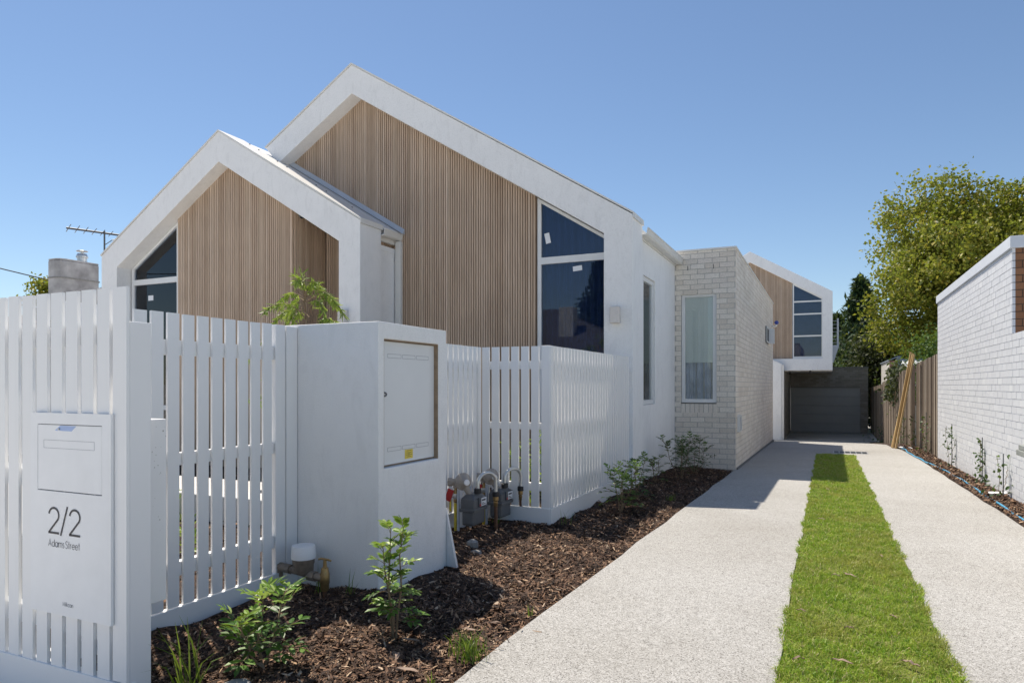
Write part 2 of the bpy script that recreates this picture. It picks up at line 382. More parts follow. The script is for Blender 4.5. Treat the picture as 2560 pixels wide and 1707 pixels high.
def bedgrid(name, x0f, x1f, y0, y1, hf, mat, step=.06):
    ny = int((y1-y0)/step); nx = max(3, int((x1f(y0)-x0f(y0))/step))
    V = []
    for j in range(ny+1):
        y = y0+(y1-y0)*j/ny
        for i in range(nx+1):
            t = i/nx; x = x0f(y)+(x1f(y)-x0f(y))*t; V.append((x, y, gz(y)+hf(x, y, t)))
    F = [(j*(nx+1)+i, j*(nx+1)+i+1, (j+1)*(nx+1)+i+1, (j+1)*(nx+1)+i) for j in range(ny) for i in range(nx)]
    return npobj(name, V, F, mat, base=(x0f(y0), y0, gz(y0)), smooth='all')
def lump(x, y): return .012*math.sin(x*9+1.3*math.sin(y*5))+.012*math.sin(y*11+x*4)+.008*math.sin(x*23+y*17)
hleft = lambda x, y, t: -.012+lump(x, y)-.035*max(0, (t-.8)/.2)+.02*(1-t)
tag(bedgrid('mulch_bed', lambda y: -2.375 if y < 1.87 else -3.02 if y < 3.4 else (-2.5 if y < 4.14 else (-3.03 if y < 5.9 else -2.36)), lambda y: wob(y, -1.43+.004*y)+.004, .6, 11.74, hleft, MT['mulch']), kind='structure')
hright = lambda x, y, t: .0+lump(x, y)*.8-.03*(1-min(1, t/.15))+.03*t
tag(bedgrid('side_bed', lambda y: (wob(y, 1.69-.003*y) if y < 15.5 else (1.645 if y < 16 else max(1.4, 1.645-.06*(y-16))))-.004, lambda y: 2.02, 4, 30, hright, MT['mulch']), kind='structure')
tag(bedgrid('garden_bed', lambda y: -14, lambda y: -3.03 if y < 5.9 else -2.4, 1.8, 9.3, lambda x, y, t: .0+lump(x, y), MT['mulch'], .12), kind='structure')
tag(bedgrid('turf_soil', lambda y: -.203, lambda y: .52, -3, 15.94, lambda x, y, t: -.008+lump(x, y)*.5, MT['soil'], .1), kind='structure')
m = M(); m.box(-14, -5.9, 2.0, 6.4, -1.30, -1.195); tag(obj('path', m, MT['paving']), kind='structure')  # pale path glimpsed through the slats, extended to bounce sunlight onto the gables
# control joint and drain grate
m = M(); m.hexa([(.2, 16.2, gz(16.2)), (.206, 16.2, gz(16.2)), (.206, 18.4, gz(18.4)), (.2, 18.4, gz(18.4))] + [(.2, 16.2, gz(16.2)+.004), (.206, 16.2, gz(16.2)+.004), (.206, 18.4, gz(18.4)+.004), (.2, 18.4, gz(18.4)+.004)])
t = thing('drain_grate', (.45, 16.7, gz(16.7)), 'flat rectangular steel drain grate let into the drive beyond the grass strip', 'drain grate')
m = M(); z = gz(16.7)+.006
m.box(.12, .8, 16.42, 16.46, z-.03, z); m.box(.12, .8, 16.94, 16.98, z-.03, z)
for k in range(7): x = .12+k*.1105; m.box(x, x+.017, 16.46, 16.94, z-.03, z)
obj('grate_frame', m, MT['grate'], t)
m = M(); m.box(.121, .799, 16.421, 16.979, z-.045, z-.0015); obj('pit_shade', m, MT['black'], t)  # black slab just under the bar tops paints the shade of the pit

# ------------------------------------------------------------------ chips, grass, leaves (numpy scatter)
def inbed(x, y):
    xl = np.where(y < 3.38, -3.0, np.where(y < 4.14, -2.40, np.where(y < 5.9, -3.02, -2.33)))
    xr = -1.43+.004*y-.01
    blk = (x > xl) & (x < xr)
    return blk
def chips(N, xr_, yr_, mask, hfun, size, seedpow=1.0):
    y = yr_[0]+(yr_[1]-yr_[0])*rng.random(N)**seedpow; x = xr_[0]+(xr_[1]-xr_[0])*rng.random(N)
    k = mask(x, y); x, y = x[k], y[k]; n = len(x)
    z = gzv(y)+hfun(x, y)
    ln = size*(.35+rng.random(n)**2*1.3); wd = ln*(.10+.26*rng.random(n)**1.3); a = rng.random(n)*2*np.pi
    ti = rng.normal(0, .35, n); ro = rng.normal(0, .5, n); th = .15*wd+.0015
    u = np.stack([np.cos(a)*np.cos(ti), np.sin(a)*np.cos(ti), np.sin(ti)], 1)
    s_ = np.stack([-np.sin(a), np.cos(a), np.zeros(n)], 1); nn = np.cross(u, s_)
    v = s_*np.cos(ro)[:, None]+nn*np.sin(ro)[:, None]; nn = np.cross(u, v)
    c = np.stack([x, y, z+.006+.01*rng.random(n)], 1)
    P = []
    for su, sv, k1 in ((-1, -.6, 1), (-.2, -1, 1), (1, -.5, 1), (.8, .7, 1), (-.3, 1, 1), (-1, .5, 1)):
        P.append(c+u*(su*ln/2)[:, None]+v*(sv*wd/2)[:, None])
    top = np.stack(P, 1)+(nn*th[:, None])[:, None, :]
    V = top.reshape(-1, 3); F = np.arange(len(V)).reshape(-1, 6)
    return V, F
bedh = lambda x, y: .03+0*x
V, F = chips(125000, (-3.0, -1.4), (1.81, 11.7), inbed, lambda x, y: -.006+.012*np.sin(x*9+1.3*np.sin(y*5))+.012*np.sin(y*11+x*4)+.008*np.sin(x*23+y*17)-.03*np.clip((x+1.6)/.16, 0, 1), .034, 1.6)
o = npobj('bark_chips', V, F, MT['chip']); tag(o, 'loose brown bark chips spread over the mulch bed beside the drive', 'bark mulch', kind='stuff')
V, F = chips(900, (-1.5, 1.75), (2.2, 15), lambda x, y: (np.abs(x+1.40) < .12*rng.random(len(x))**3+.01) | ((np.abs(x-1.66) < .10*rng.random(len(x))**3)), lambda x, y: 0*x-.003, .03, 1.3)
o = npobj('bark_chips', V, F, MT['chip']); tag(o, 'stray bark crumbs along the edges of the concrete drive', 'bark mulch', kind='stuff')
V, F = chips(14000, (1.66, 2.0), (7, 20), lambda x, y: x > 1.70-.003*y, lambda x, y: .012+0*x, .05, 1.3)
o = npobj('bark_chips', V, F, MT['chip']); tag(o, 'loose bark chips in the narrow bed along the white brick wall', 'bark mulch', kind='stuff')
V, F = chips(9000, (-8, -3.05), (2, 8), lambda x, y: x < 9, lambda x, y: .012+0*x, .07)
o = npobj('bark_chips', V, F, MT['chip']); tag(o, 'bark chips in the garden behind the white fences', 'bark mulch', kind='stuff')
def blades(x, y, z, h, wd, lean):
    n = len(x); a = rng.random(n)*2*np.pi; b = rng.random(n)*2*np.pi
    s_ = np.stack([np.cos(a), np.sin(a), np.zeros(n)], 1)*(wd/2)[:, None]
    d = np.stack([np.cos(b), np.sin(b), np.zeros(n)], 1)*(lean*h)[:, None]
    c = np.stack([x, y, z], 1); up = np.array([0, 0, 1.])
    p0, p1 = c-s_, c+s_; m1 = c+d*.35+up*(h*.6)[:, None]; q0, q1 = m1-s_*.8, m1+s_*.8; tp = c+d+up*(h*np.sqrt(np.clip(1-.45*lean**2, .1, 1)))[:, None]
    V = np.stack([p0, p1, q1, q0, q0, q1, tp, tp-s_*.05], 1)
    # two quads sharing an edge: 6 unique verts
    V = np.stack([p0, p1, q1, q0, tp+s_*.06, tp-s_*.06], 1).reshape(-1, 3)
    i = np.arange(n)*6
    F = np.concatenate([np.stack([i, i+1, i+2, i+3], 1), np.stack([i+3, i+2, i+4, i+5], 1)])
    return V, F
N = 190000
y = 1.9+14.05*rng.random(N)**1.75
x0_ = -.205+.012*np.sin(y*6.1)+.009*np.sin(y*15); x1_ = .522+.012*np.sin(y*5.3+1)+.009*np.sin(y*13)
x = x0_+(x1_-x0_)*rng.random(N)
clump = .5+.5*np.sin(x*17+np.sin(y*9)*2)*np.sin(y*13+x*5)
keep = rng.random(N) < np.clip(.6+.4*clump, 0, 1); x, y, clump = x[keep], y[keep], clump[keep]
V, F = blades(x, y, gzv(y)-.006, (.012+.034*rng.random(len(x))**1.6)*(.7+.6*clump), (.0034+.0025*rng.random(len(x)))*np.clip(.5+.09*y, .9, 1.8), .3+1.1*rng.random(len(x)))
tag(npobj('grass', V, F, MT['blade']), 'short green turf growing in the strip between the wheel tracks', 'grass', kind='stuff')

def grass_tuft(base, n, h, spread, label, group=None, lean=.7, mat='weed', wd=.005):
    b = (base[0], base[1], gz(base[1]))
    x = base[0]+rng.normal(0, spread, n); y = base[1]+rng.normal(0, spread, n)
    V, F = blades(x, y, np.full(n, gz(base[1])-.0), h*(.35+.65*rng.random(n)), np.full(n, wd), lean*rng.random(n))
    return tag(npobj('grass_tuft', V, F, MT[mat], base=b), label, 'grass tuft', group)
grass_tuft((-1.475, 2.73), 90, .15, .035, 'bushy green grass tuft on the drive edge right of the tall shrub', lean=.9)
grass_tuft((-1.466, 3.40), 7, .085, .006, 'single upright grass blade cluster by the drive edge past the pillar shadow', lean=.2)
grass_tuft((-1.47, 2.40), 14, .08, .01, 'small grass sprig at the drive edge nearest the camera', lean=.5)
grass_tuft((-2.33, 1.96), 22, .30, .03, 'long arching grass blades beside the letterbox fence post', lean=1.0, wd=.007)
grass_tuft((-2.79, 3.24), 9, .2, .015, 'thin grass blades under the white capped water meter', lean=.6)
grass_tuft((-2.55, 3.25), 6, .2, .012, 'thin grass stalks right of the brass tap', lean=.5)
grass_tuft((-1.63, 7.9), 25, .1, .03, 'low weedy grass tuft in mulch between shrubs near the drive edge', lean=1.0)
grass_tuft((-2.22, 5.95), 9, .2, .02, 'thin grass blades at the corner plinth of the front fence', lean=1.0)
grass_tuft((-2.75, 5.6), 8, .2, .02, 'thin grass blades below the nearer gas meter', lean=.8)

def fallen_leaf(x, y, dz, ln, a, label, group):
    n = 7; V = []; w_ = ln*.11; cv = random.uniform(-.5, .5)
    for k in range(n):
        t = k/(n-1); ww = w_*math.sin(math.pi*min(.97, max(.03, t)))**.8; px = (t-.5)*ln; py = cv*ln*((t-.5)**2)*1.4; pz = .006+.012*math.sin(t*math.pi)*random.random()
        V += [(px, py-ww, pz+.004), (px, py, pz), (px, py+ww, pz+.005)]
    F = [];
    for k in range(n-1):
        F += [(3*k, 3*k+1, 3*k+4, 3*k+3), (3*k+1, 3*k+2, 3*k+5, 3*k+4)]
    V = np.array(V); c, s = math.cos(a), math.sin(a); V = V @ np.array([[c, s, 0], [-s, c, 0], [0, 0, 1]])
    b = (x, y, gz(y)+dz)
    o = npobj('fallen_leaf', V+np.array(b), F, MT['gum'], base=b); return tag(o, label, 'dry leaf', group)
for (x, y, ln, a) in [(.06, 3.35, .13, .2), (-.12, 3.3, .09, 1.0), (.33, 3.45, .12, -.2), (.1, 3.85, .07, .5), (-.13, 4.05, .08, .1), (.32, 4.15, .07, -.4), (.13, 5.0, .14, -.3), (.05, 4.95, .08, .3), (.36, 5.7, .07, -.7), (-.05, 7.2, .11, 0), (.0, 9.6, .12, -.3)]:
    fallen_leaf(x, y, .022, ln*.7, a-.4, 'dry curled brown gum leaf lying on the grass strip', 'dry leaves on the grass strip')
for (x, y, ln, a) in [(-1.74, 2.55, .10, -.9), (-1.80, 2.75, .09, .2), (-2.04, 2.62, .09, 1.2), (-2.1, 3.0, .08, 1.7), (-1.62, 3.0, .10, .1), (-1.55, 3.15, .07, .5), (-1.75, 3.9, .08, -.7), (-1.9, 4.6, .07, .3), (-1.5, 4.2, .06, 1), (-2.35, 2.25, .11, -.5), (-2.2, 2.2, .09, -.3), (-1.62, 2.45, .12, .05)]:
    fallen_leaf(x, y, .018, ln, a, 'dry pale gum leaf lying on the bark mulch', 'dry leaves on the mulch')
m = M(); m.lathe([(.04, 0), (.062, .015), (.055, .035), (.03, .042)], (-2.16, 2.03, gz(2.03)-.01), n=7); tag(obj('stone', m, MT['stone']), 'flat pale grey stone lying on the mulch near the letterbox post', 'stone')
m = M(); m.lathe([(.04, 0), (.05, .03), (.045, .07), (.02, .085)], (-2.52, 4.72, gz(4.7)-.02), n=7); tag(obj('stone', m, MT['stone']), 'lumpy grey stone in the shade below the gas meters', 'stone')
m = M(); m.lathe([(.035, 0), (.05, .02), (.04, .045), (.02, .05)], (-2.40, 4.55, gz(4.6)-.02), n=8); tag(obj('stone', m, MT['stone']), 'smaller grey stone just left of the lumpy one near the pillar', 'stone')

# ------------------------------------------------------------------ brickwork
def bricks(axis, face, u0, u1, z0, z1, sign, holes=(), joint=.010, bl=.23, ch=.086, depth=.03, phase=0, shape=None, jit=.0012):
    """axis 'y': wall plane y=face spanning x; axis 'x': plane x=face spanning y. sign: outward direction"""
    out = []; r = 0; z = z0
    while z < z1-.01:
        zt = min(z+ch-joint, z1); zm = (z+zt)/2
        segs = [(u0, u1)]
        for (a, b, c, d) in holes:
            if zm > c and zm < d:
                ns = []
                for s0, s1 in segs:
                    if b <= s0 or a >= s1: ns.append((s0, s1)); continue
                    if a > s0: ns.append((s0, a))
                    if b < s1: ns.append((b, s1))
                segs = ns
        off = (bl+joint)*(.5 if r % 2 else 0)+phase
        k0 = math.floor((u0-off)/(bl+joint))
        for s0, s1 in segs:
            k = k0
            while True:
                a = off+k*(bl+joint); b = a+bl; k += 1
                if a > s1: break
                a, b = max(a, s0), min(b, s1)
                if b-a < .02: continue
                if shape and not shape((a+b)/2, zm): continue
                j = random.uniform(-jit, jit); f0, f1 = face+sign*j, face-sign*depth
                lo, hi = min(f0, f1), max(f0, f1)
                out.append((lo, hi, a, b, z, zt) if axis == 'x' else (a, b, lo, hi, z, zt))
        z += ch; r += 1
    B = np.array(out); idx = [(0,2,4),(1,2,4),(1,3,4),(0,3,4),(0,2,5),(1,2,5),(1,3,5),(0,3,5)]
    V = np.stack([B[:, list(t)] for t in idx], 1).reshape(-1, 3)
    q = np.array([(0,3,2,1),(4,5,6,7),(0,1,5,4),(1,2,6,5),(2,3,7,6),(3,0,4,7)])
    F = (np.arange(len(B))[:, None, None]*8+q[None]).reshape(-1, 4)
    return V, F

# ------------------------------------------------------------------ battens
def battens(m, plane, face, a, b, z0, topf, pitch=.04, wd=.026, dp=.026, sign=-1):
    u = a+.004
    while u+wd < b:
        zt = [topf(u), topf(u+wd)]
        f0, f1 = face, face+sign*dp
        if plane == 'y':
            y0, y1 = min(f0, f1), max(f0, f1)
            m.hexa([(u, y0, z0), (u+wd, y0, z0), (u+wd, y1, z0), (u, y1, z0), (u, y0, zt[0]), (u+wd, y0, zt[1]), (u+wd, y1, zt[1]), (u, y1, zt[0])])
        else:
            x0, x1 = min(f0, f1), max(f0, f1)
            m.hexa([(x0, u, z0), (x1, u, z0), (x1, u+wd, z0), (x0, u+wd, z0), (x0, u, zt[0]), (x1, u, zt[0]), (x1, u+wd, zt[1]), (x0, u+wd, zt[1])])
        u += pitch

def frame_box(m, plane, f0, f1, outer, w_, inner_extra=()):
    """rectangular frame (u0,u1,z0,z1) w_ wide between planes f0,f1"""
    u0, u1, z0, z1 = outer
    for a, b, c, d in ((u0, u0+w_, z0, z1), (u1-w_, u1, z0, z1), (u0+w_, u1-w_, z0, z0+w_), (u0+w_, u1-w_, z1-w_, z1)):
        m.box(a, b, f0, f1, c, d) if plane == 'y' else m.box(f0, f1, a, b, c, d)

# ------------------------------------------------------------------ the white house
G = -1.5
H = thing('house', (-5.5, 11, gz(9)), 'white rendered house with two timber batten gables and a pale brick wing', 'house')
# small front gable (porch)
so_ = [(-11.77, G), (-11.77, 2.31), (-8.9, 4.09), (-6.10, 2.387), (-6.10, G)]
si_ = [(-11.36, G), (-11.36, 2.085), (-8.9, 3.605), (-6.484, 2.115), (-6.484, G)]
m = M(); m.ring(so_, si_, 8.0, 8.51)
p1 = obj('gable_portal', m, MT['render'], H, bevel=.006); tag(p1, 'lower white portal of the porch gable')
def vcap(pts, y0, y1, t, over=.012):
    m = M(); out = [(x+(over if k == len(pts)-1 else (-over if k == 0 else 0)), z+t) for k, (x, z) in enumerate(pts)]
    ins = [(x+(over if k == len(pts)-1 else (-over if k == 0 else 0)), z+.003) for k, (x, z) in enumerate(pts)]
    m.ring(out, ins, y0, y1); return m
m = vcap(so_[1:4], 7.985, 8.53, .028); m.box(-6.09, -6.078, 7.985, 8.53, 2.34, 2.415)
obj('verge_capping', m, MT['trim'], p1)
sline = lambda x: 3.605-.6185*abs(x+8.9)
m = M(); battens(m, 'y', 8.26, -10.12, -7.60, G, lambda x: min(sline(x), 3.6)+.01)
bt = obj('batten_cladding', m, MT['batten'], H)
m = M(); m.prism([(-10.125, G), (-7.58, G), (-7.58, sline(-7.58)), (-8.9, 3.605), (-10.125, sline(-10.125))], 'y', 8.262, 8.40)
obj('cladding_backing', m, MT['backing'], bt)
m = M(); m.box(-7.615, -7.575, 8.225, 8.262, G, sline(-7.58)); obj('corner_batten', m, MT['batten'], bt)
# porch recess
m = M(); battens(m, 'x', -7.58, 8.27, 9.30, G, lambda y: sline(-7.55)+.3, sign=1)
bt2 = obj('porch_side_cladding', m, MT['batten'], H)
m = M(); m.box(-7.72, -7.582, 8.41, 9.34, G, 3.0); obj('cladding_backing', m, MT['backing'], bt2)
m = M(); battens(m, 'y', 9.32, -7.52, -6.45, 1.78, lambda x: 2.9)
bt3 = obj('porch_back_cladding', m, MT['batten'], H)
m = M(); m.box(-7.55, -6.22, 9.322, 9.40, G, 3.1); obj('cladding_backing', m, MT['backing'], bt3)
m = M(); m.box(-7.47, -7.42, 9.25, 9.32, G, 1.76); m.box(-6.52, -6.47, 9.25, 9.32, G, 1.76); m.box(-7.42, -6.52, 9.25, 9.32, 1.71, 1.76)
dr = obj('front_door', m, MT['doorwood'], H); m = M(); m.box(-7.418, -6.522, 9.27, 9.31, G, 1.708); obj('door_leaf', m, MT['doorwood'], dr)
# small gable window
def gable_window(xl, xr, ztr0, ztr1, yf, topf, zb, name='window', slope_dir=1, stick=()):
    """xl..xr outer frame, transom ztr0..ztr1, front face of frame yf"""
    fw = .055
    m = M(); y0, y1 = yf, yf+.07
    m.hexa([(xl, y0, zb), (xl+fw, y0, zb), (xl+fw, y1, zb), (xl, y1, zb), (xl, y0, topf(xl)-.012), (xl+fw, y0, topf(xl+fw)-.012), (xl+fw, y1, topf(xl+fw)-.012), (xl, y1, topf(xl)-.012)])
    m.hexa([(xr-fw, y0, zb), (xr, y0, zb), (xr, y1, zb), (xr-fw, y1, zb), (xr-fw, y0, topf(xr-fw)-.012), (xr, y0, topf(xr)-.012), (xr, y1, topf(xr)-.012), (xr-fw, y1, topf(xr-fw)-.012)])
    m.box(xl+fw, xr-fw, y0, y1, ztr0, ztr1)
    a, b = xl+fw, xr-fw
    m.hexa([(a, y0, topf(a)-.06), (b, y0, topf(b)-.06), (b, y1, topf(b)-.06), (a, y1, topf(a)-.06), (a, y0, topf(a)-.012), (b, y0, topf(b)-.012), (b, y1, topf(b)-.012), (a, y1, topf(a)-.012)])
    m.box(xl+fw, xr-fw, y0, y1, zb, zb+.06); m.box(xl+fw, xr-fw, y0, y1, -.42, -.34)
    fr = obj(name, m, MT['alu'], H)
    m = M(); yg = yf+.03
    m.prism([(a, ztr1), (b, ztr1), (b, topf(b)-.055), (a, topf(a)-.055)], 'y', yg, yg+.006)
    obj('pane', m, MT['glass'], fr); m = M(); m.box(a, b, yg, yg+.006, -.34, ztr0); obj('pane', m, MT['glass'], fr)
    m = M(); m.box(a, b, yg, yg+.006, zb+.06, -.42); obj('pane', m, MT['glass'], fr)
    # folded curtain
    n = 90; V = []; 
    for k in range(n+1):
        x = xl+.01+(xr-xl-.02)*k/n; yy_ = yf+.15+.035*math.sin(k*.75)+.015*math.sin(k*.31)
        V += [(x, yy_, zb), (x, yy_, topf(x)-.01)]
    F = [(2*k, 2*k+2, 2*k+3, 2*k+1) for k in range(n)]
    npobj('curtain', V, F, MT['navy'], fr, smooth='all')
    for (cx_, cz_, w_, h_, ang) in stick:
        m = M(); c, s = math.cos(ang), math.sin(ang)
        m.quad(*[(cx_+c*u-s*v_, yg-.002, cz_+s*u+c*v_) for u, v_ in ((-w_/2, -h_/2), (w_/2, -h_/2), (w_/2, h_/2), (-w_/2, h_/2))]); obj('glass_sticker', m, MT['sticker'], fr, norm=False)
    return fr
gable_window(-11.33, -10.128, 1.79, 1.885, 8.265, sline, G, stick=((-10.87, 1.55, .13, .09, 0),))
# porch right return wall, gutter, downpipe
m = M(); m.box(-6.34, -6.16, 8.51, 9.05, G, 2.14); m.box(-6.17, -6.15, 8.52, 9.04, 2.06, 2.13)
obj('porch_return_wall', m, MT['render'], H)
def gutter(name, x, z, y0, y1, parent, wd=.115, ht=.105):
    pr = [(x, z-ht), (x+wd*.75, z-ht), (x+wd*.9, z-ht*.85), (x+wd, z-.02), (x+wd+.008, z-.016), (x+wd+.008, z), (x+wd-.006, z), (x+wd-.012, z-.02), (x+wd*.8, z-ht*.8), (x+.01, z-ht+.012), (x+.01, z), (x, z)]
    m = M(); m.prism(pr, 'y', y0, y1); m.prism([(x, z-ht), (x+wd*.75, z-ht), (x+wd, z-.02), (x+wd, z), (x, z)], 'y', y1-.004, y1+.0); return obj(name, m, MT['trim'], parent)
gutter('gutter', -6.15, 2.365, 8.515, 9.05, H)
m = M(); m.box(-6.2, -6.152, 8.515, 9.0, 2.2, 2.38); obj('fascia', m, MT['trim'], H)
m = M(); m.box(-6.14, -6.04, 8.93, 9.0, G, 2.25); m.box(-6.145, -6.035, 8.925, 9.01, 1.93, 1.96); m.box(-6.18, -6.145, 8.90, 8.93, 1.93, 1.965)
obj('downpipe', m, MT['trim'], H, bevel=.008)
# small roof
m = M(); m.prism([(-11.75, 2.2), (-11.75, 2.32), (-8.9, 4.10), (-6.09, 2.40), (-6.09, 2.36), (-8.9, 3.7)], 'y', 8.515, 9.06)
m.prism([(-11.75, 2.2), (-11.75, 2.32), (-8.9, 4.10), (-8.45, 3.82), (-8.45, 2.2)], 'y', 9.062, 15)
rf = obj('porch_roof', m, MT['roof'], H)
for x in (-8.7, -8.5, -8.1, -7.9, -7.3, -7.1, -6.6):
    m = M(); m.lathe([(.012, 0), (.012, .008), (.004, .014)], (x, 8.46, 4.122-.607*(x+8.9)-.002), (.52, 0, .85), 8); obj('roof_screw', m, MT['iron'], rf)
m = M(); m.hexa([(-8.5, 8.93, 3.87), (-6.0, 8.93, 2.36), (-6.0, 9.0, 2.36), (-8.5, 9.0, 3.87), (-8.5, 8.985, 3.95), (-6.0, 8.985, 2.44), (-6.0, 9.0, 2.44), (-8.5, 9.0, 3.95)])
obj('roof_flashing', m, MT['flash'], rf)
m = M(); m.box(-11.72, -8.45, 8.52, 15, G, 2.2); obj('porch_wall', m, MT['render'], H)
# main gable
mo_ = [(-2.30, G), (-2.30, 2.237), (-6.83, 5.07), (-8.62, 4.01)]
mi_ = [(-2.693, G), (-2.693, 2.025), (-6.83, 4.617), (-8.35, 3.72)]
m = M(); m.ring(mo_, mi_, 8.74, 9.25)
p2 = obj('gable_portal', m, MT['render'], H, bevel=.006); tag(p2, 'taller white portal of the main gable')
m = M(); m.ring([(-2.285, 2.265), (-6.83, 5.1), (-8.63, 4.035)], [(-2.285, 2.24), (-6.83, 5.073), (-8.63, 4.013)], 8.725, 9.27); m.box(-2.298, -2.283, 8.725, 9.27, 2.19, 2.24)
obj('verge_capping', m, MT['trim'], p2)
mline = lambda x: 4.617-(.6267*(x+6.83) if x > -6.83 else .59*(-6.83-x))
m = M(); battens(m, 'y', 9.02, -8.42, -3.775, G, lambda x: mline(x)+.01)
bt4 = obj('batten_cladding', m, MT['batten'], H)
m = M(); m.prism([(-8.45, G), (-3.77, G), (-3.77, mline(-3.77)), (-6.83, 4.617), (-8.45, 3.66)], 'y', 9.022, 9.3)
obj('cladding_backing', m, MT['backing'], bt4)
gable_window(-3.765, -2.66, 1.73, 1.825, 9.025, mline, G, stick=((-3.62, 2.10, .075, .15, .2), (-3.17, 1.64, .135, .07, .08)))
# main body and roof
m = M(); m.box(-8.4, -2.42, 9.42, 26, G, 2.08)
m.box(-2.56, -2.365, 9.25, 9.57, G, 2.08); m.box(-2.56, -2.365, 10.29, 11.76, G, 2.08); m.box(-2.56, -2.365, 9.57, 10.29, G, -.275); m.box(-2.56, -2.365, 9.57, 10.29, 1.573, 2.08)
obj('wall', m, MT['render'], H)
m = M(); m.prism([(-2.32, 2.10), (-6.83, 4.98), (-9.6, 3.3), (-9.6, 2.09), (-2.32, 2.09)], 'y', 9.252, 26); obj('roof', m, MT['roof'], H)
m = M(); m.box(-2.364, -2.34, 9.255, 11.755, 2.04, 2.17); obj('fascia', m, MT['trim'], H)
gutter('gutter', -2.338, 2.165, 9.255, 11.757, H)
def side_window(plane, f_, outer, sgn, parent, blind_z):
    """frame in a wall opening; plane 'x' or 'y'; f_ = frame front; sgn = inward direction"""
    u0, u1, z0, z1 = outer; a, b = sorted((f_, f_+sgn*.06)); m = M(); frame_box(m, plane, a, b, outer, .062)
    fr = obj('window', m, MT['alu'], parent)
    def slab(d0, d1, e, zz0, zz1):
        m = M(); a, b = sorted((f_+sgn*d0, f_+sgn*d1))
        m.box(u0+e, u1-e, a, b, zz0, zz1) if plane == 'y' else m.box(a, b, u0+e, u1-e, zz0, zz1); return m
    obj('pane', slab(.025, .03, .062, z0+.062, z1-.062), MT['glass2'], fr)
    obj('roller_blind', slab(.042, .046, .03, blind_z, z1), MT['blind'], fr)
    n = 46; V = []
    for k in range(n+1):
        u = u0+.02+(u1-u0-.04)*k/n; d = f_+sgn*(.085+.018*math.sin(k*1.15)+.008*math.sin(k*.5))
        V += [(u, d, z0), (u, d, z1)] if plane == 'y' else [(d, u, z0), (d, u, z1)]
    npobj('curtain', V, [(2*k, 2*k+2, 2*k+3, 2*k+1) for k in range(n)], MT['sheer'], fr, smooth='all')
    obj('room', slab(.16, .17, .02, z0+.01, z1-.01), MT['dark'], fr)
    return fr
side_window('x', -2.388, (9.575, 10.285, -.27, 1.568), -1, H, .38)
# brick wing
hole = (-2.262, -1.674, -.30, 1.565)
Vf, Ff = bricks('y', 11.76, -2.364, -1.37, -1.39+.006, 2.27, -1, holes=[hole, (-2.262, -1.674, -.46, -.30)], phase=-.06)
wing = npobj('brick_wing', Vf, Ff, MT['brick'], H); tag(wing, 'pale brick wing with flat parapet')
Vs, Fs = bricks('x', -1.37, 11.792, 20.3, -1.60+.04, 2.27, 1, phase=.03, holes=[(17.72, 18.5, 1.05, 1.47)])
npobj('side_brickwork', Vs, Fs, MT['brick'], wing)
m = M(); x = -2.255
while x < -1.69: m.box(x, x+.066, 11.757, 11.80, -.455, -.305); x += .0755
obj('soldier_sill', m, MT['brick'], wing)
m = M(); m.box(-2.4, -1.377, 11.90, 20.29, -1.7, 2.26); m.box(-2.40, -2.264, 11.767, 11.9, -1.7, 2.26); m.box(-1.672, -1.377, 11.767, 11.9, -1.7, 2.26); m.box(-2.264, -1.672, 11.767, 11.9, -1.7, -.31); m.box(-2.264, -1.672, 11.767, 11.9, 1.567, 2.26)
obj('mortar', m, MT['mortar'], wing)
m = M(); m.box(-2.42, -1.355, 11.745, 20.31, 2.272, 2.30); obj('parapet_capping', m, MT['trim'], wing)
m = M(); m.hexa([(-1.36, 11.8, gz(11.8)-.02), (-1.335, 11.8, gz(11.8)-.02), (-1.335, 20.3, gz(20.3)-.02), (-1.36, 20.3, gz(20.3)-.02), (-1.36, 11.8, gz(11.8)+.03), (-1.345, 11.8, gz(11.8)+.02), (-1.345, 20.3, gz(20.3)+.03), (-1.36, 20.3, gz(20.3)+.05)])
obj('base_flashing', m, MT['iron'], wing)
side_window('y', 11.80, (-2.258, -1.678, -.285, 1.56), 1, H, .39)
for q in ((-2.15, -2.142, 1.955, 2.03), (-1.73, -1.722, 1.955, 2.03), (-1.71, -1.704, -1.21, -1.135)):
    m = M(); m.box(q[0], q[1], 11.756, 11.765, q[2], q[3]); obj('weep_hole', m, MT['black'], wing)
# small awning window and louvre vents in the brick side
m = M(); frame_box(m, 'x', -1.395, -1.345, (17.73, 18.49, 1.06, 1.46), .05); aw = obj('awning_window', m, MT['iron'], wing)
m = M(); m.box(-1.39, -1.385, 17.78, 18.44, 1.11, 1.41); obj('pane', m, MT['glass'], aw)
m = M(); frame_box(m, 'x', -1.345, -1.33, (17.74, 18.48, 1.07, 1.45), .03); m.box(-1.36, -1.22, 18.5, 18.54, 1.07, 1.45); obj('awning_sash', m, MT['alu'], aw)
def louvre(y0, y1, z0, z1, mat, n, proj):
    m = M(); m.box(-1.369, -1.369+proj, y0, y0+.02, z0, z1); m.box(-1.369, -1.369+proj, y1-.02, y1, z0, z1)
    m.box(-1.369, -1.369+proj, y0+.02, y1-.02, z1-.015, z1); m.box(-1.369, -1.369+proj, y0+.02, y1-.02, z0, z0+.015)
    for k in range(n):
        z = z0+.02+(z1-z0-.04)*(k+.3)/n; h = (z1-z0)/n*.6
        m.hexa([(-1.365, y0+.02, z+h*.6), (-1.369+proj, y0+.02, z), (-1.369+proj, y1-.02, z), (-1.365, y1-.02, z+h*.6), (-1.365, y0+.02, z+h*.6+.006), (-1.369+proj, y0+.02, z+.006), (-1.369+proj, y1-.02, z+.006), (-1.365, y1-.02, z+h*.6+.006)])
    return obj('wall_vent', m, mat, wing)
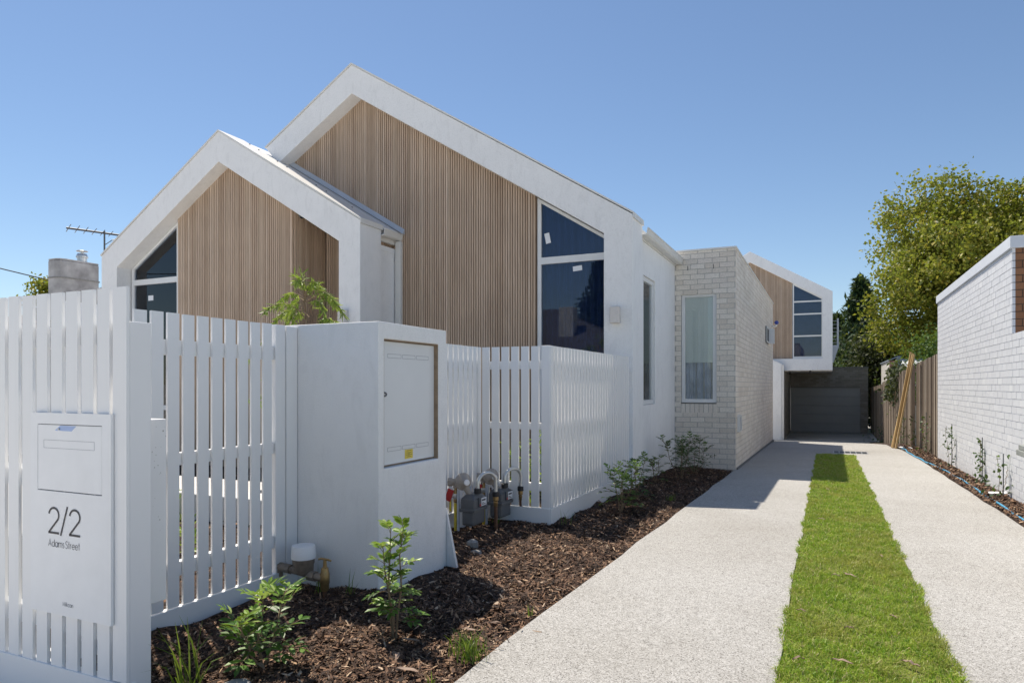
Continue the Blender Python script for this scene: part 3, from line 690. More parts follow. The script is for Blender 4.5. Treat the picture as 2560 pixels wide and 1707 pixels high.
louvre(11.98, 12.30, -.775, -.50, MT['alu'], 8, .04); louvre(18.72, 19.15, 1.10, 1.46, MT['alu'], 7, .12)
# a vent cap on the render wall
m = M(); m.lathe([(.075, 0), (.07, .015), (.03, .035), (.0, .036)], (-2.364, 9.68, -.985), (1, 0, 0), 6); obj('vent_cap', m, MT['alu'], H)

# wall lamps, cameras
for (x0, y, z0, hh, lab) in ((-2.585, 8.74, .815, .222, 'cream box wall lamp on the right leg of the taller gable'), (-6.43, 8.0, .88, .22, 'cream box wall lamp on the porch gable leg, half hidden by the meter pillar')):
    t = thing('wall_lamp', (x0+.06, y, z0), lab, 'wall lamp', 'box wall lamps on the gable legs')
    m = M(); m.box(x0, x0+.125, y-.10, y-.012, z0, z0+hh); obj('lamp_case', m, MT['cream'], t, bevel=.012)
    m = M(); m.box(x0+.02, x0+.105, y-.012, y-.0005, z0+.02, z0+hh-.02); obj('mounting_plate', m, MT['alu'], t)
t = thing('security_camera', (-7.30, 8.14, 2.58), 'small black dome camera under the porch gable soffit', 'security camera')
m = M(); m.lathe([(.055, 0), (.058, .03), (.05, .04)], (-7.30, 8.14, 2.60), n=16); obj('camera_base', m, MT['black'], t)
m = M(); m.lathe([(.003, -.045), (.025, -.038), (.04, -.02), (.045, 0)], (-7.30, 8.14, 2.60), n=16); obj('dome', m, MT['glass'], t, smooth=True)
t = thing('security_camera', (-1.33, 19.9, 1.62), 'white and blue camera high on the far end of the brick wing', 'security camera')
m = M(); m.tube([(-1.369, 19.9, 1.6), (-1.27, 19.85, 1.62), (-1.24, 19.8, 1.68)], .03, 8); obj('camera_body', m, MT['white'], t, smooth=True)
m = M(); m.lathe([(.05, 0), (.055, .04), (.02, .08)], (-1.25, 19.78, 1.70), (.2, -.9, .1), 12); obj('lens', m, MT['blueplastic'], t)

# ------------------------------------------------------------------ rear dwelling
RH = thing('rear_house', (-1, 32, -2.2), 'upper storey white box house with garage at the end of the drive', 'house')
yb = 30.1
ro_ = [(-6.1, .62), (-6.1, 3.75), (-2.94, 5.61), (.196, 3.77), (.196, .62)]
ri_ = [(-5.7, 1.10), (-5.7, 3.5), (-2.94, 5.16), (-.165, 3.53), (-.165, 1.10)]
m = M(); m.ring(ro_, ri_, yb, yb+.5, closed=True)
p3 = obj('gable_portal', m, MT['render'], RH, bevel=.01)
rl = lambda x: 5.16-.5874*abs(x+2.94)
m = M(); battens(m, 'y', yb+.16, -5.7, -1.29, 1.10, lambda x: rl(x)+.005, pitch=.05, wd=.034)
b5 = obj('batten_cladding', m, MT['batten'], RH)
m = M(); m.prism([(-5.7, 1.1), (-1.28, 1.1), (-1.28, rl(-1.28)), (-2.94, 5.16), (-5.7, rl(-5.7))], 'y', yb+.162, yb+.3); obj('cladding_backing', m, MT['backing'], b5)
m = M(); y0, y1 = yb+.08, yb+.15
zt = lambda x: rl(x)-.0
for (a, b) in ((-1.285, -1.235), (-.205, -.165)):
    m.hexa([(a, y0, 1.1), (b, y0, 1.1), (b, y1, 1.1), (a, y1, 1.1), (a, y0, zt(a)), (b, y0, zt(b)), (b, y1, zt(b)), (a, y1, zt(a))])
for z in (1.1, 1.99, 2.88, 3.39): m.box(-1.235, -.205, y0, y1, z, z+(.06 if z > 1.2 else .09))
m.hexa([(-1.235, y0, zt(-1.235)-.06), (-.205, y0, zt(-.205)-.06), (-.205, y1, zt(-.205)-.06), (-1.235, y1, zt(-1.235)-.06), (-1.235, y0, zt(-1.235)), (-.205, y0, zt(-.205)), (-.205, y1, zt(-.205)), (-1.235, y1, zt(-1.235))])
fr = obj('window', m, MT['alu'], RH)
for (z0, z1) in ((1.19, 1.99), (2.05, 2.88), (2.94, 3.39)):
    m = M(); m.box(-1.235, -.205, yb+.11, yb+.116, z0, z1); obj('pane', m, MT['glass'], fr)
m = M(); m.prism([(-1.235, 3.45), (-.205, 3.45), (-.205, zt(-.205)-.06), (-1.235, zt(-1.235)-.06)], 'y', yb+.11, yb+.116); obj('pane', m, MT['glass'], fr)
m = M(); m.prism([(-1.28, 1.1), (-.165, 1.1), (-.165, 3.5), (-1.28, rl(-1.28))], 'y', yb+.25, yb+.3); obj('dark_room', m, MT['navy'], fr)
m = M(); m.prism([(-6.05, .66), (-6.05, 3.72), (-2.94, 5.55), (.15, 3.74), (.15, .66)], 'y', yb+.501, yb+9); obj('upper_storey', m, MT['render'], RH)
m = M(); m.box(-2.0, .196, yb+.5, 35.4, .60, .659); obj('soffit', m, MT['trim'], RH)
m = M(); m.box(-2.9, -1.69, 29.9, 30.05, -2.3, .90); m.prism([(-2.9, .9), (-1.69, .9), (-2.9, 1.45)], 'y', 29.9, 30.05); obj('wing_wall', m, MT['render'], RH)
m = M(); m.box(-1.68, -1.60, 29.9, 29.97, -2.25, .85); obj('downpipe', m, MT['trim'], RH)
Vg, Fg = bricks('y', 35.4, -1.6, 1.71, -2.2, .80, -1, holes=[(-1.6, 1.39, -2.3, -.09)])
gw = npobj('garage_wall', Vg, Fg, MT['gbrick'], RH); Vg, Fg = bricks('x', -1.6, 30.1, 35.38, -2.2, .6, 1); npobj('carport_side_brickwork', Vg, Fg, MT['gbrick'], gw)
m = M(); m.box(1.39, 1.70, 35.408, 35.6, -2.3, .8); m.box(-1.7, 1.39, 35.408, 35.6, -.09, .8); m.box(-1.9, -1.607, 30.1, 35.6, -2.3, .6); m.box(1.50, 1.70, 35.6, 42, -2.3, .8); obj('mortar', m, MT['gmortar'], gw)
m = M(); m.box(-1.7, 1.72, 35.39, 35.62, .802, .876); m.box(1.5, 1.72, 35.62, 42, .802, .876); obj('capping', m, MT['gmortar'], gw)
m = M()
for k in range(5): m.box(-1.6, 1.39, 35.47, 35.5, -2.2+.422*k+.006, -2.2+.422*(k+1))
m.box(-1.6, 1.39, 35.505, 35.55, -2.2, -.09); obj('garage_door', m, MT['garage'], RH, bevel=.006)
t = thing('balcony_balustrade', (.3, 31, 1.6), 'grey balcony balustrade projecting from the side of the rear upper storey', 'balustrade')
m = M(); m.box(.36, .43, 30.9, 31.0, 1.55, 2.75); obj('post', m, MT['flash'], t)
for k in range(7): m = M(); m.box(.2, .36, 30.93, 30.95, 1.75+.15*k, 1.765+.15*k); obj('rail', m, MT['flash'], t)
m = M(); m.hexa([(.2, 30.7, .95), (.24, 30.7, .95), (.24, 31.2, .95), (.2, 31.2, .95), (.2, 30.7, 1.65), (.44, 30.7, 1.65), (.44, 31.2, 1.65), (.2, 31.2, 1.65)]); obj('bracket', m, MT['flash'], t)
for x, y, lab in ((-.62, 30.3, 'tiny black downlight under the rear box nearest its right corner'), (-1.5, 32.5, 'tiny black downlight deep under the rear box at the left')):
    m = M(); m.lathe([(.05, 0), (.05, -.09), (.03, -.1)], (x, y, .64 if y < 30.5 else .6), n=10); tag(obj('downlight', m, MT['black']), lab, 'downlight', 'downlights under the rear box')

# ------------------------------------------------------------------ fences
TOP, PL = .372, -1.14
RAILS = ((.158, .235), (-.412, -.348), (-.985, -.913))
def slats(m, plane, face, sgn, starts, wd, th=.013, z0=PL+.004, z1=TOP):
    for u in starts:
        a, b = sorted((face, face-sgn*th)); e = random.uniform(-.0012, .0012)
        m.box(u, u+wd, a, b, z0, z1+e) if plane == 'y' else m.box(a, b, u, u+wd, z0, z1+e)
def rails(parent, plane, face, sgn, u0, u1, back=.014, dp=.045):
    for c, d in RAILS:
        a, b = sorted((face-sgn*back, face-sgn*(back+dp))); m = M()
        m.box(u0, u1, a, b, c, d) if plane == 'y' else m.box(a, b, u0, u1, c, d)
        obj('rail', m, MT['paint'], parent)
# letterbox wall facing the street (slats face -y)
yl = 1.72
F1 = thing('fence', (-3.6, yl, -1.2), 'tall white slat fence facing the street that carries the letterbox', 'fence', 'white slat fences')
m = M(); st = [-2.388-.077] + [-2.388-.077-.0955*(k+1)+.006 for k in range(26)]
slats(m, 'y', yl, -1, st[1:], .0705, .013); slats(m, 'y', yl, -1, st[:1], .077, .013, z0=-1.118)
obj('slat_panel', m, MT['paint'], F1)
rails(F1, 'y', yl, -1, -5.1, -2.47)
m = M(); m.box(-2.47, -2.389, yl+.0145, yl+.105, -1.5, .243); obj('post', m, MT['splash'], F1, bevel=.003)
m = M(); m.box(-5.1, -2.386, yl-.006, yl+.04, -1.5, -1.122); obj('plinth_board', m, MT['paint'], F1, bevel=.003)
m = M(); m.box(-4.0, -3.92, yl+.06, yl+.13, -1.4, .25); obj('post', m, MT['paint'], F1)
# return fence along x = -3.04 up to the pillar
F2 = thing('fence', (-3.05, 2.6, -1.2), 'white slat fence return between the letterbox fence and the meter pillar', 'fence', 'white slat fences')
xf = -3.04
m = M(); slats(m, 'x', xf, 1, [1.86+.0925*k+.003*0 for k in range(14)], .0685); obj('slat_panel', m, MT['paint'], F2)
rails(F2, 'x', xf, 1, 1.84, 3.16)
m = M(); m.box(xf-.09, xf-.001, 3.165, 3.245, -1.4, TOP); obj('post', m, MT['paint'], F2, bevel=.003)
m = M(); m.box(xf-.07, xf+.004, 3.252, 3.345, -1.139, TOP-.004); obj('end_slat', m, MT['paint'], F2, bevel=.003)
m = M(); m.box(xf-.035, xf+.006, 1.83, 3.346, -1.42, PL); obj('plinth_board', m, MT['paint'], F2, bevel=.003)
# fence behind pillar, x = -3.055
F3 = thing('fence', (-3.06, 5.0, -1.25), 'white slat fence running back from the meter pillar behind the gas meters', 'fence', 'white slat fences')
xf = -3.055
m = M(); slats(m, 'x', xf, 1, [4.166+.0925*k for k in range(19)], .0685); obj('slat_panel', m, MT['paint'], F3)
rails(F3, 'x', xf, 1, 4.15, 5.86)
m = M(); m.box(xf-.035, xf+.006, 4.15, 5.88, -1.45, PL); obj('plinth_board', m, MT['paint'], F3, bevel=.003)
m = M(); m.box(xf-.09, xf-.015, 5.80, 5.88, -1.4, .24); obj('post', m, MT['paint'], F3)
# front-facing fence at y = 5.9
F4 = thing('fence', (-2.7, 5.9, -1.28), 'short white slat fence facing the street behind the two gas meters', 'fence', 'white slat fences')
yf = 5.9
m = M(); slats(m, 'y', yf, -1, [-3.043+.1035*k for k in range(7)], .078); obj('slat_panel', m, MT['paint'], F4)
rails(F4, 'y', yf, -1, -3.05, -2.42)
m = M(); m.box(-2.424, -2.338, yf+.002, yf+.09, -1.45, TOP+.003); obj('post', m, MT['paint'], F4, bevel=.003)
m = M(); m.box(-3.045, -2.339, yf-.008, yf+.03, -1.5, PL); obj('plinth_board', m, MT['paint'], F4, bevel=.003)
# side fence along the drive, x = -2.335
F5 = thing('fence', (-2.34, 7.3, -1.3), 'long white slat fence along the mulch bed up to the taller gable', 'fence', 'white slat fences')
xf = -2.328
m = M(); slats(m, 'x', xf, 1, [5.905+.0955*k for k in range(29)], .0715, .022); obj('slat_panel', m, MT['paint'], F5)
rails(F5, 'x', xf-.009, 1, 5.995, 8.68)
m = M(); m.box(xf-.035, xf+.006, 5.895, 8.735, -1.50, PL); obj('plinth_board', m, MT['paint'], F5, bevel=.003)

# ------------------------------------------------------------------ letterbox
def stroke_text(glyphs, x, z, h, y, wd, name, mat, parent, sx=1.0, gap=.14):
    m = M()
    for g in glyphs:
        if g == ' ': x += .18*h*sx; continue
        adv, lines = GL[g]
        for ln in lines:
            P = [Vector((x+px*h*sx, z+pz*h)) for px, pz in ln]; n = len(P); pr = []
            for k in range(n):
                d0 = (P[k]-P[k-1]).normalized() if k else (P[1]-P[0]).normalized()
                d1 = (P[k+1]-P[k]).normalized() if k < n-1 else d0
                d = (d0+d1).normalized(); q = Vector((-d.y, d.x)); s = wd/2/max(.5, q.dot(Vector((-d1.y, d1.x))))
                pr.append((P[k]+q*s, P[k]-q*s))
            for (a, b), (c, d) in zip(pr, pr[1:]): m.quad((a.x, y, a.y), (b.x, y, b.y), (d.x, y, d.y), (c.x, y, c.y))
        x += (adv+gap)*h*sx
    return obj(name, m, mat, parent, norm=False), x
def arc(cx, cz, rx, rz, a0, a1, n=14): return [(cx+rx*math.cos(R(a0+(a1-a0)*k/n)), cz+rz*math.sin(R(a0+(a1-a0)*k/n))) for k in range(n+1)]
xh = .66
GL = {
 '2': (.70, [arc(.36, .70, .32, .28, 172, -35, 16)+[(.05, .02)], [(0.0, .0), (.70, .0)]]),
 '/': (.44, [[(0, -.08), (.44, 1.08)]]),
 'A': (.72, [[(0, 0), (.36, 1), (.72, 0)], [(.13, .32), (.59, .32)]]),
 'd': (.62, [arc(.30, xh/2, .30, xh/2, 0, 360, 20), [(.62, 0), (.62, 1.02)]]),
 'a': (.62, [arc(.30, xh/2, .30, xh/2, 0, 360, 20), [(.62, 0), (.62, xh)]]),
 'm': (.86, [[(0, 0), (0, xh)], [(0, .40)]+arc(.215, .43, .215, .23, 180, 0, 10)+[(.43, 0)], [(.43, .40)]+arc(.645, .43, .215, .23, 180, 0, 10)+[(.86, 0)]]),
 's': (.34, [arc(.18, .49, .15, .155, 35, 260, 10)+[(.2, .33)]+arc(.17, .17, .17, .16, 70, -145, 10)]),
 'S': (.50, [arc(.26, .76, .21, .24, 25, 270, 12)+arc(.25, .26, .25, .26, 90, -155, 12)]),
 't': (.26, [[(.12, 0), (.12, .98)], [(-.02, xh), (.26, xh)]]),
 'r': (.28, [[(0, 0), (0, xh)], [(0, .40)]+arc(.24, .42, .24, .24, 180, 75, 8)]),
 'e': (.60, [[(.01, .35), (.60, .35)]+arc(.30, xh/2, .30, xh/2, 3, 325, 18)]),
 'M': (.8, [[(0, 0), (.12, 1), (.4, .1), (.68, 1), (.8, 0)]]), 'i': (.05, [[(0, 0), (0, xh)], [(0, .85), (0, .95)]]), 'l': (.05, [[(0, 0), (0, 1.02)]]),
 'k': (.42, [[(0, 0), (0, 1.02)], [(.38, xh), (0, .28)], [(.13, .38), (.42, 0)]]), 'c': (.5, [arc(.3, xh/2, .3, xh/2, 40, 320, 14)]),
 'n': (.46, [[(0, 0), (0, xh)], [(0, .38)]+arc(.23, .42, .23, .24, 180, 0, 10)+[(.46, 0)]]),
}
LB = thing('letterbox', (-2.70, yl, -.92), 'flat white letterbox plate with house number 2/2 mounted on the street fence slats', 'letterbox')
yp = yl-.014
m = M()
# plate with a cut-out for the flap
X0, X1, Z0, Z1 = -2.951, -2.456, -.908, -.108; a, b, c, d = -2.904, -2.507, -.420, -.153
m.box(X0, X1, yp, yp+.012, Z0, c); m.box(X0, X1, yp, yp+.012, d, Z1); m.box(X0, a, yp, yp+.012, c, d); m.box(b, X1, yp, yp+.012, c, d)
obj('plate', m, MT['white'], LB)
m = M(); m.box(a+.0015, b-.0025, yp+.0008, yp+.010, c+.004, d-.003); fl = obj('flap', m, MT['white'], LB)
m = M(); m.box(a, b, yp+.0105, yp+.0118, c, d); obj('shadow_gap', m, MT['ink'], LB)
m = M(); u0, u1, z0, z1 = -2.865, -2.552, -.249, -.216
for q in ((u0, u1, z0, z0+.0012), (u0, u1, z1-.0012, z1), (u0, u0+.0012, z0, z1), (u1-.0012, u1, z0, z1)): m.box(q[0], q[1], yp+.0003, yp+.0009, q[2], q[3])
obj('slot_outline', m, MT['line'], fl)
m = M(); m.hexa([(-2.794, yp+.0002, -.178), (-2.69, yp+.0002, -.179), (-2.69, yp+.0007, -.179), (-2.794, yp+.0007, -.178), (-2.759, yp+.0002, -.1575), (-2.661, yp+.0002, -.1585), (-2.661, yp+.0007, -.1585), (-2.759, yp+.0007, -.1575)]); obj('film_sticker', m, MT['bluefilm'], fl)
m = M(); m.lathe([(.0001, 0), (.004, .001), (.005, .004), (.004, .006)], (-2.765, yp-.006, -.172), (0, 1, 0), 10); obj('flap_knob', m, MT['galv'], fl)
o, _x = stroke_text(['2', '/', '2'], -2.833, -.585, .101, yp-.0012, .0085, 'house_number', MT['ink'], LB, sx=.96, gap=.10); tag(o, 'thin black numerals reading 2/2')
o, _x = stroke_text(list('Adams Street'), -2.832, -.640, .0285, yp-.0012, .0020, 'street_name', MT['ink'], LB, sx=.88, gap=.19); tag(o, 'small black lettering reading Adams Street')
stroke_text(list('Milkcan'), -2.742, -.868, .016, yp-.0012, .0022, 'maker_lettering', MT['inkgrey'], LB, sx=1.0, gap=.18)
m = M(); m.box(-2.95, -2.452, yl+.107, yl+.222, -.872, -.135); obj('parcel_box', m, MT['splash2'], LB, bevel=.003)

# ------------------------------------------------------------------ meter pillar
PW = thing('meter_pillar', (-2.73, 3.75, -1.25), 'white rendered masonry pillar with a recessed meter cupboard beside the drive', 'pillar')
x0, x1, y0, y1, zb, zt = -3.15, -2.42, 3.35, 4.142, -1.5, .384
a, b, c, d = 3.408, 4.04, -.498, .283
m = M()
m.box(x0, -2.52, y0, y1, zb, zt)
body = obj('pillar_body', m, MT['pillar'], PW)
# front shell with the cupboard hole (one mesh so that the faces stay flush)
m = M()
O = [(y0, zb), (y1, zb), (y1, zt), (y0, zt)]; I = [(a, c), (b, c), (b, d), (a, d)]
m.v = [(-2.52, *p) for p in O]+[(x1, *p) for p in O]+[(-2.52, *p) for p in I]+[(x1, *p) for p in I]
for k in range(4):
    j = (k+1) % 4
    m.f += [(4+k, 4+j, 12+j, 12+k), (k, j, 4+j, 4+k), (8+k, 12+k, 12+j, 8+j)]
# join shell to body in one mesh
me = body.data; bpy.data.objects.remove(body)
m2 = M(); m2.v = m.v + [(x0, *p) for p in O]; m2.f = list(m.f); i = 16
m2.f += [(i, i+3, i+2, i+1)]
for k in range(4):
    j = (k+1) % 4; m2.f.append((i+k, i+j, j, k))
obj('pillar_body', m2, MT['pillar'], PW, bevel=.006)
m = M(); m.box(-2.519, -2.465, a+.001, b-.001, c+.001, d-.001); obj('cupboard_back', m, MT['rust'], PW)
m = M(); m.box(-2.464, -2.424, b-.004, b-.0005, c+.001, d-.001); m.box(-2.464, -2.424, a+.001, b-.004, d-.005, d-.0008); m.box(-2.464, -2.424, a+.0005, a+.004, c+.001, d-.006); obj('cupboard_frame', m, MT['rust'], PW)
m = M(); m.box(-2.463, -2.452, a+.007, b-.006, c+.012, d-.010)
cd_ = obj('cupboard_door', m, MT['cabinet'], PW, bevel=.003)
m = M()
for z in (.183, -.394):
    for k in range(3):
        ya = 3.487+.162*k; yb_ = ya+.148; t_ = .0022
        for q in ((ya, yb_, z-.012, z-.012+t_), (ya, yb_, z+.012, z+.012+t_), (ya, ya+t_, z-.012, z+.012), (yb_-t_, yb_, z-.012, z+.012)): m.box(-2.4519, -2.4512, *q)
obj('vent_outline', m, MT['line'], cd_)
m = M(); m.box(-2.4519, -2.451, 3.676, 3.768, -.468, -.409); lb = obj('warning_label', m, MT['yellow'], cd_)
m = M()
for k, wd in enumerate((.05, 0, .06, .02, .07, .014, .05)):
    if wd: m.box(-2.4509, -2.4505, 3.722-wd/2, 3.722+wd/2, -.418-.0065*k, -.4155-.0065*k)
obj('label_text', m, MT['ink'], lb)
m = M(); m.box(-2.4518, -2.449, 3.440, 3.448, -.072, -.034); m.tube([(-2.447, 3.448, -.042), (-2.447, 3.462, -.043), (-2.447, 3.470, -.053), (-2.447, 3.462, -.063), (-2.447, 3.448, -.064)], .004, 6)
obj('lock', m, MT['iron'], cd_)
m = M(); m.hexa([(-2.44, 4.15, -1.26), (-2.33, 4.13, -1.26), (-2.33, 4.155, -1.26), (-2.44, 4.175, -1.26), (-2.46, 4.146, -.86), (-2.425, 4.146, -.86), (-2.425, 4.166, -.86), (-2.46, 4.166, -.86)])
tag(obj('board_offcut', m, MT['alu']), 'narrow white board leaning on the back edge of the meter pillar', 'board')

# ------------------------------------------------------------------ water meter
WM = thing('water_meter', (-2.86, 3.2, -1.25), 'brass water meter with a white cap and tap standing before the pillar', 'water meter')
yw = 3.2
m = M(); m.lathe([(.052, -1.122), (.058, -1.115), (.060, -1.07), (.064, -1.065), (.067, -1.03), (.069, -1.025)], (-2.857, yw, 0), n=24); obj('meter_body', m, MT['oldbrass'], WM, smooth=True)
m = M(); m.lathe([(.072, -1.034), (.073, -1.02), (.069, -.965), (.066, -.957), (.02, -.955), (.001, -.955)], (-2.857, yw, 0), n=28); obj('cap', m, MT['white'], WM, smooth=True)
m = M(); m.tube([(-2.985, yw, -1.11), (-2.80, yw, -1.13)], .021, 12); m.tube([(-3.055, yw, -1.105), (-2.975, yw, -1.11)], .027, 12); m.tube([(-2.99, yw, -1.11), (-2.955, yw, -1.112)], .03, 8)
m.tube([(-3.055, yw, -1.085), (-3.055, yw, -1.165)], .028, 12); m.tube([(-2.815, yw, -1.132), (-2.765, yw, -1.134)], .032, 8); m.tube([(-2.765, yw, -1.134), (-2.70, yw, -1.137)], .024, 12)
obj('pipe_fittings', m, MT['oldbrass'], WM, smooth=True)
m = M(); m.tube([(-3.055, yw, -1.16), (-3.055, yw, -1.35)], .013, 10); obj('pipe', m, MT['copper'], WM, smooth=True)
m = M(); m.tube([(-2.695, yw, -1.2), (-2.695, yw, -1.4)], .014, 10); obj('pipe', m, MT['copper'], WM, smooth=True)
m = M(); m.lathe([(.02, -1.21), (.025, -1.2), (.025, -1.17), (.028, -1.165), (.028, -1.11), (.024, -1.10), (.021, -1.075), (.012, -1.07), (.010, -1.03), (.007, -1.027)], (-2.695, yw, 0), n=14)
m.tube([(-2.738, yw-.005, -1.027), (-2.72, yw, -1.023), (-2.67, yw, -1.025), (-2.652, yw+.005, -1.031)], [.006, .007, .007, .006], 8)
obj('tap', m, MT['brass'], WM, smooth=True)

# ------------------------------------------------------------------ gas meters
def gas_meter(label):
    b = (-2.79, 5.27, -1.27)
    t = thing('gas_meter', b, label, 'gas meter', 'gas meters in front of the fence')
    m = M(); xa, xb, ya, yb2 = -2.868, -2.735, 5.15, 5.385
    m.box(xa+.006, xb-.006, ya+.006, yb2-.006, -1.205, -1.072); lo = obj('meter_tub', m, MT['steelgrey'], t, bevel=.022)
    m = M(); m.box(xa-.008, xb+.008, ya-.008, yb2+.008, -1.085, -1.055); obj('meter_rim', m, MT['steelgrey'], t, bevel=.007)
    m = M(); m.hexa([(xa, ya, -1.06), (xb, ya, -1.06), (xb, yb2, -1.06), (xa, yb2, -1.06), (xa, ya, -.975), (xb, ya, -.975), (xb, yb2, -.975), (xa, yb2, -.975)])
    m.hexa([(xa, ya, -.9752), (xb, ya, -.9752), (xb, yb2, -.9752), (xa, yb2, -.9752), (xa+.03, ya+.045, -.935), (xb-.03, ya+.045, -.935), (xb-.03, yb2-.045, -.935), (xa+.03, yb2-.045, -.935)])
    up = obj('meter_body', m, MT['steelgrey'], t, bevel=.008)
    m = M(); m.box(xb, xb+.014, ya+.075, yb2-.02, -1.045, -.965); dp = obj('index_housing', m, MT['iron'], t, bevel=.004)
    m = M(); m.box(xb+.0142, xb+.016, ya+.11, yb2-.03, -1.04, -.972); obj('index_plate', m, MT['sticker'], dp)
    m = M(); m.box(xb+.0162, xb+.017, ya+.118, yb2-.05, -.999, -.985); m.box(xb+.0162, xb+.017, ya+.118, yb2-.05, -1.03, -1.024); m.box(xb+.0162, xb+.017, ya+.118, yb2-.08, -1.018, -1.013); obj('index_digits', m, MT['ink'], dp)
    m = M(); m.box(xb+.0142, xb+.016, ya+.08, ya+.105, -1.04, -1.02); obj('red_seal', m, MT['red'], dp)
    # regulator
    c = (-2.86, 5.185, -.828); ax = (.8, -.55, 0)
    m = M(); m.lathe([(.05, -.035), (.062, -.025), (.072, -.012), (.076, -.008), (.076, .006), (.070, .010), (.06, .02), (.036, .034), (.030, .05), (.027, .07), (.001, .07)], c, ax, 24)
    m.tube([(-2.85, 5.2, -.86), (-2.82, 5.215, -.93)], [.03, .024], 10); m.tube([(-2.985, 5.155, -.835), (-2.88, 5.19, -.835)], [.034, .026], 10); m.tube([(-2.935, 5.175, -.84), (-2.93, 5.18, -.885)], .022, 10); m.tube([(-2.99, 5.15, -.835), (-2.955, 5.165, -.835)], .037, 6)
    for k in range(8):
        aa = 2*math.pi*k/8; u = Vector((.55, .8, 0)); v = Vector((0, 0, 1)); q = Vector(c)+(u*math.cos(aa)+v*math.sin(aa))*.068
        m.lathe([(.007, 0), (.007, .016), (.003, .018)], q, ax, 6)
    rg = obj('regulator', m, MT['castgrey'], t, smooth=True)
    m = M(); q = Vector(c)+Vector(ax).normalized()*.07; m.lathe([(.026, -.006), (.027, .002), (.024, .01), (.001, .011)], q, ax, 18); obj('regulator_cap', m, MT['white'], rg, smooth=True)
    m = M(); m.lathe([(.022, -.955), (.024, -.95), (.024, -.925), (.018, -.915)], (-2.815, 5.22, 0), n=12); obj('inlet_collar', m, MT['castgrey'], t, smooth=True)
    # valve riser
    m = M(); m.lathe([(.014, -1.015), (.019, -1.005), (.019, -.985), (.014, -.975), (.014, -.95), (.021, -.945), (.021, -.91), (.013, -.90), (.013, -.87)], (-2.93, 5.18, 0), n=12); obj('valve', m, MT['brass'], t, smooth=True)
    m = M(); m.lathe([(.019, -1.03), (.024, -1.02), (.024, -.99), (.019, -.98)], (-2.93, 5.18, .05), n=8); m.tube([(-2.96, 5.165, -.955), (-2.90, 5.19, -.955)], .016, 8); obj('valve_body', m, MT['galv'], t, smooth=True)
    m = M(); m.box(-2.982, -2.966, 5.158, 5.172, -1.09, -.99); obj('valve_handle', m, MT['yellow'], t, bevel=.004)
    m = M(); m.tube([(-2.93, 5.18, -1.02), (-2.93, 5.18, -1.35)], .015, 10); obj('inlet_pipe', m, MT['yellow'], t, smooth=True)
    m = M(); m.hexa([(-3.012, 5.13, -.985), (-2.965, 5.145, -1.005), (-2.965, 5.15, -1.005), (-3.012, 5.135, -.985), (-2.975, 5.13, -.885), (-2.93, 5.145, -.905), (-2.93, 5.15, -.905), (-2.975, 5.135, -.885)]); obj('warning_tag', m, MT['red'], t)
    # outlet bend
    pts = [(-2.755, 5.26, -.92), (-2.755, 5.26, -.85)]+[(-2.755+.05*(1-math.cos(R(a)))*.8, 5.26+.095*(1-math.cos(R(a))), -.85+.085*math.sin(R(a))) for a in range(15, 180, 15)]+[(-2.675, 5.45, -.86), (-2.675, 5.45, -.945)]
    m = M(); m.tube(pts, .0165, 12); bd = obj('outlet_bend', m, MT['galv'], t, smooth=True)
    m = M(); m.lathe([(.026, -.955), (.033, -.95), (.033, -.915), (.026, -.91)], (-2.755, 5.26, .02), n=12); obj('union_nut', m, MT['black'], bd, smooth=True); m = M(); m.lathe([(.026, -.985), (.033, -.98), (.033, -.945), (.026, -.94)], (-2.675, 5.45, 0), n=12); obj('union_nut', m, MT['black'], bd, smooth=True)
    m = M(); m.lathe([(.014, -1.075), (.018, -1.07), (.018, -1.05), (.021, -1.045), (.021, -1.03), (.016, -1.025), (.026, -1.015), (.026, -.985), (.02, -.98)], (-2.675, 5.45, 0), n=12); obj('outlet_fitting', m, MT['brass'], t, smooth=True)
    m = M(); m.tube([(-2.675, 5.45, -1.06), (-2.67, 5.45, -1.36)], .016, 10); obj('outlet_pipe', m, MT['copper'], t, smooth=True)
    m = M(); m.box(-2.90, -2.885, 5.15, 5.17, -1.4, -.9); m.box(-2.90, -2.885, 5.37, 5.39, -1.4, -.9); obj('bracket', m, MT['flash'], t)
    return t
g1 = gas_meter('nearer grey gas meter with yellow inlet pipe beside the pillar')
copy_thing(g1, (.04, .46, -.01), 'farther grey gas meter right of the yellow piped one, against the short fence')

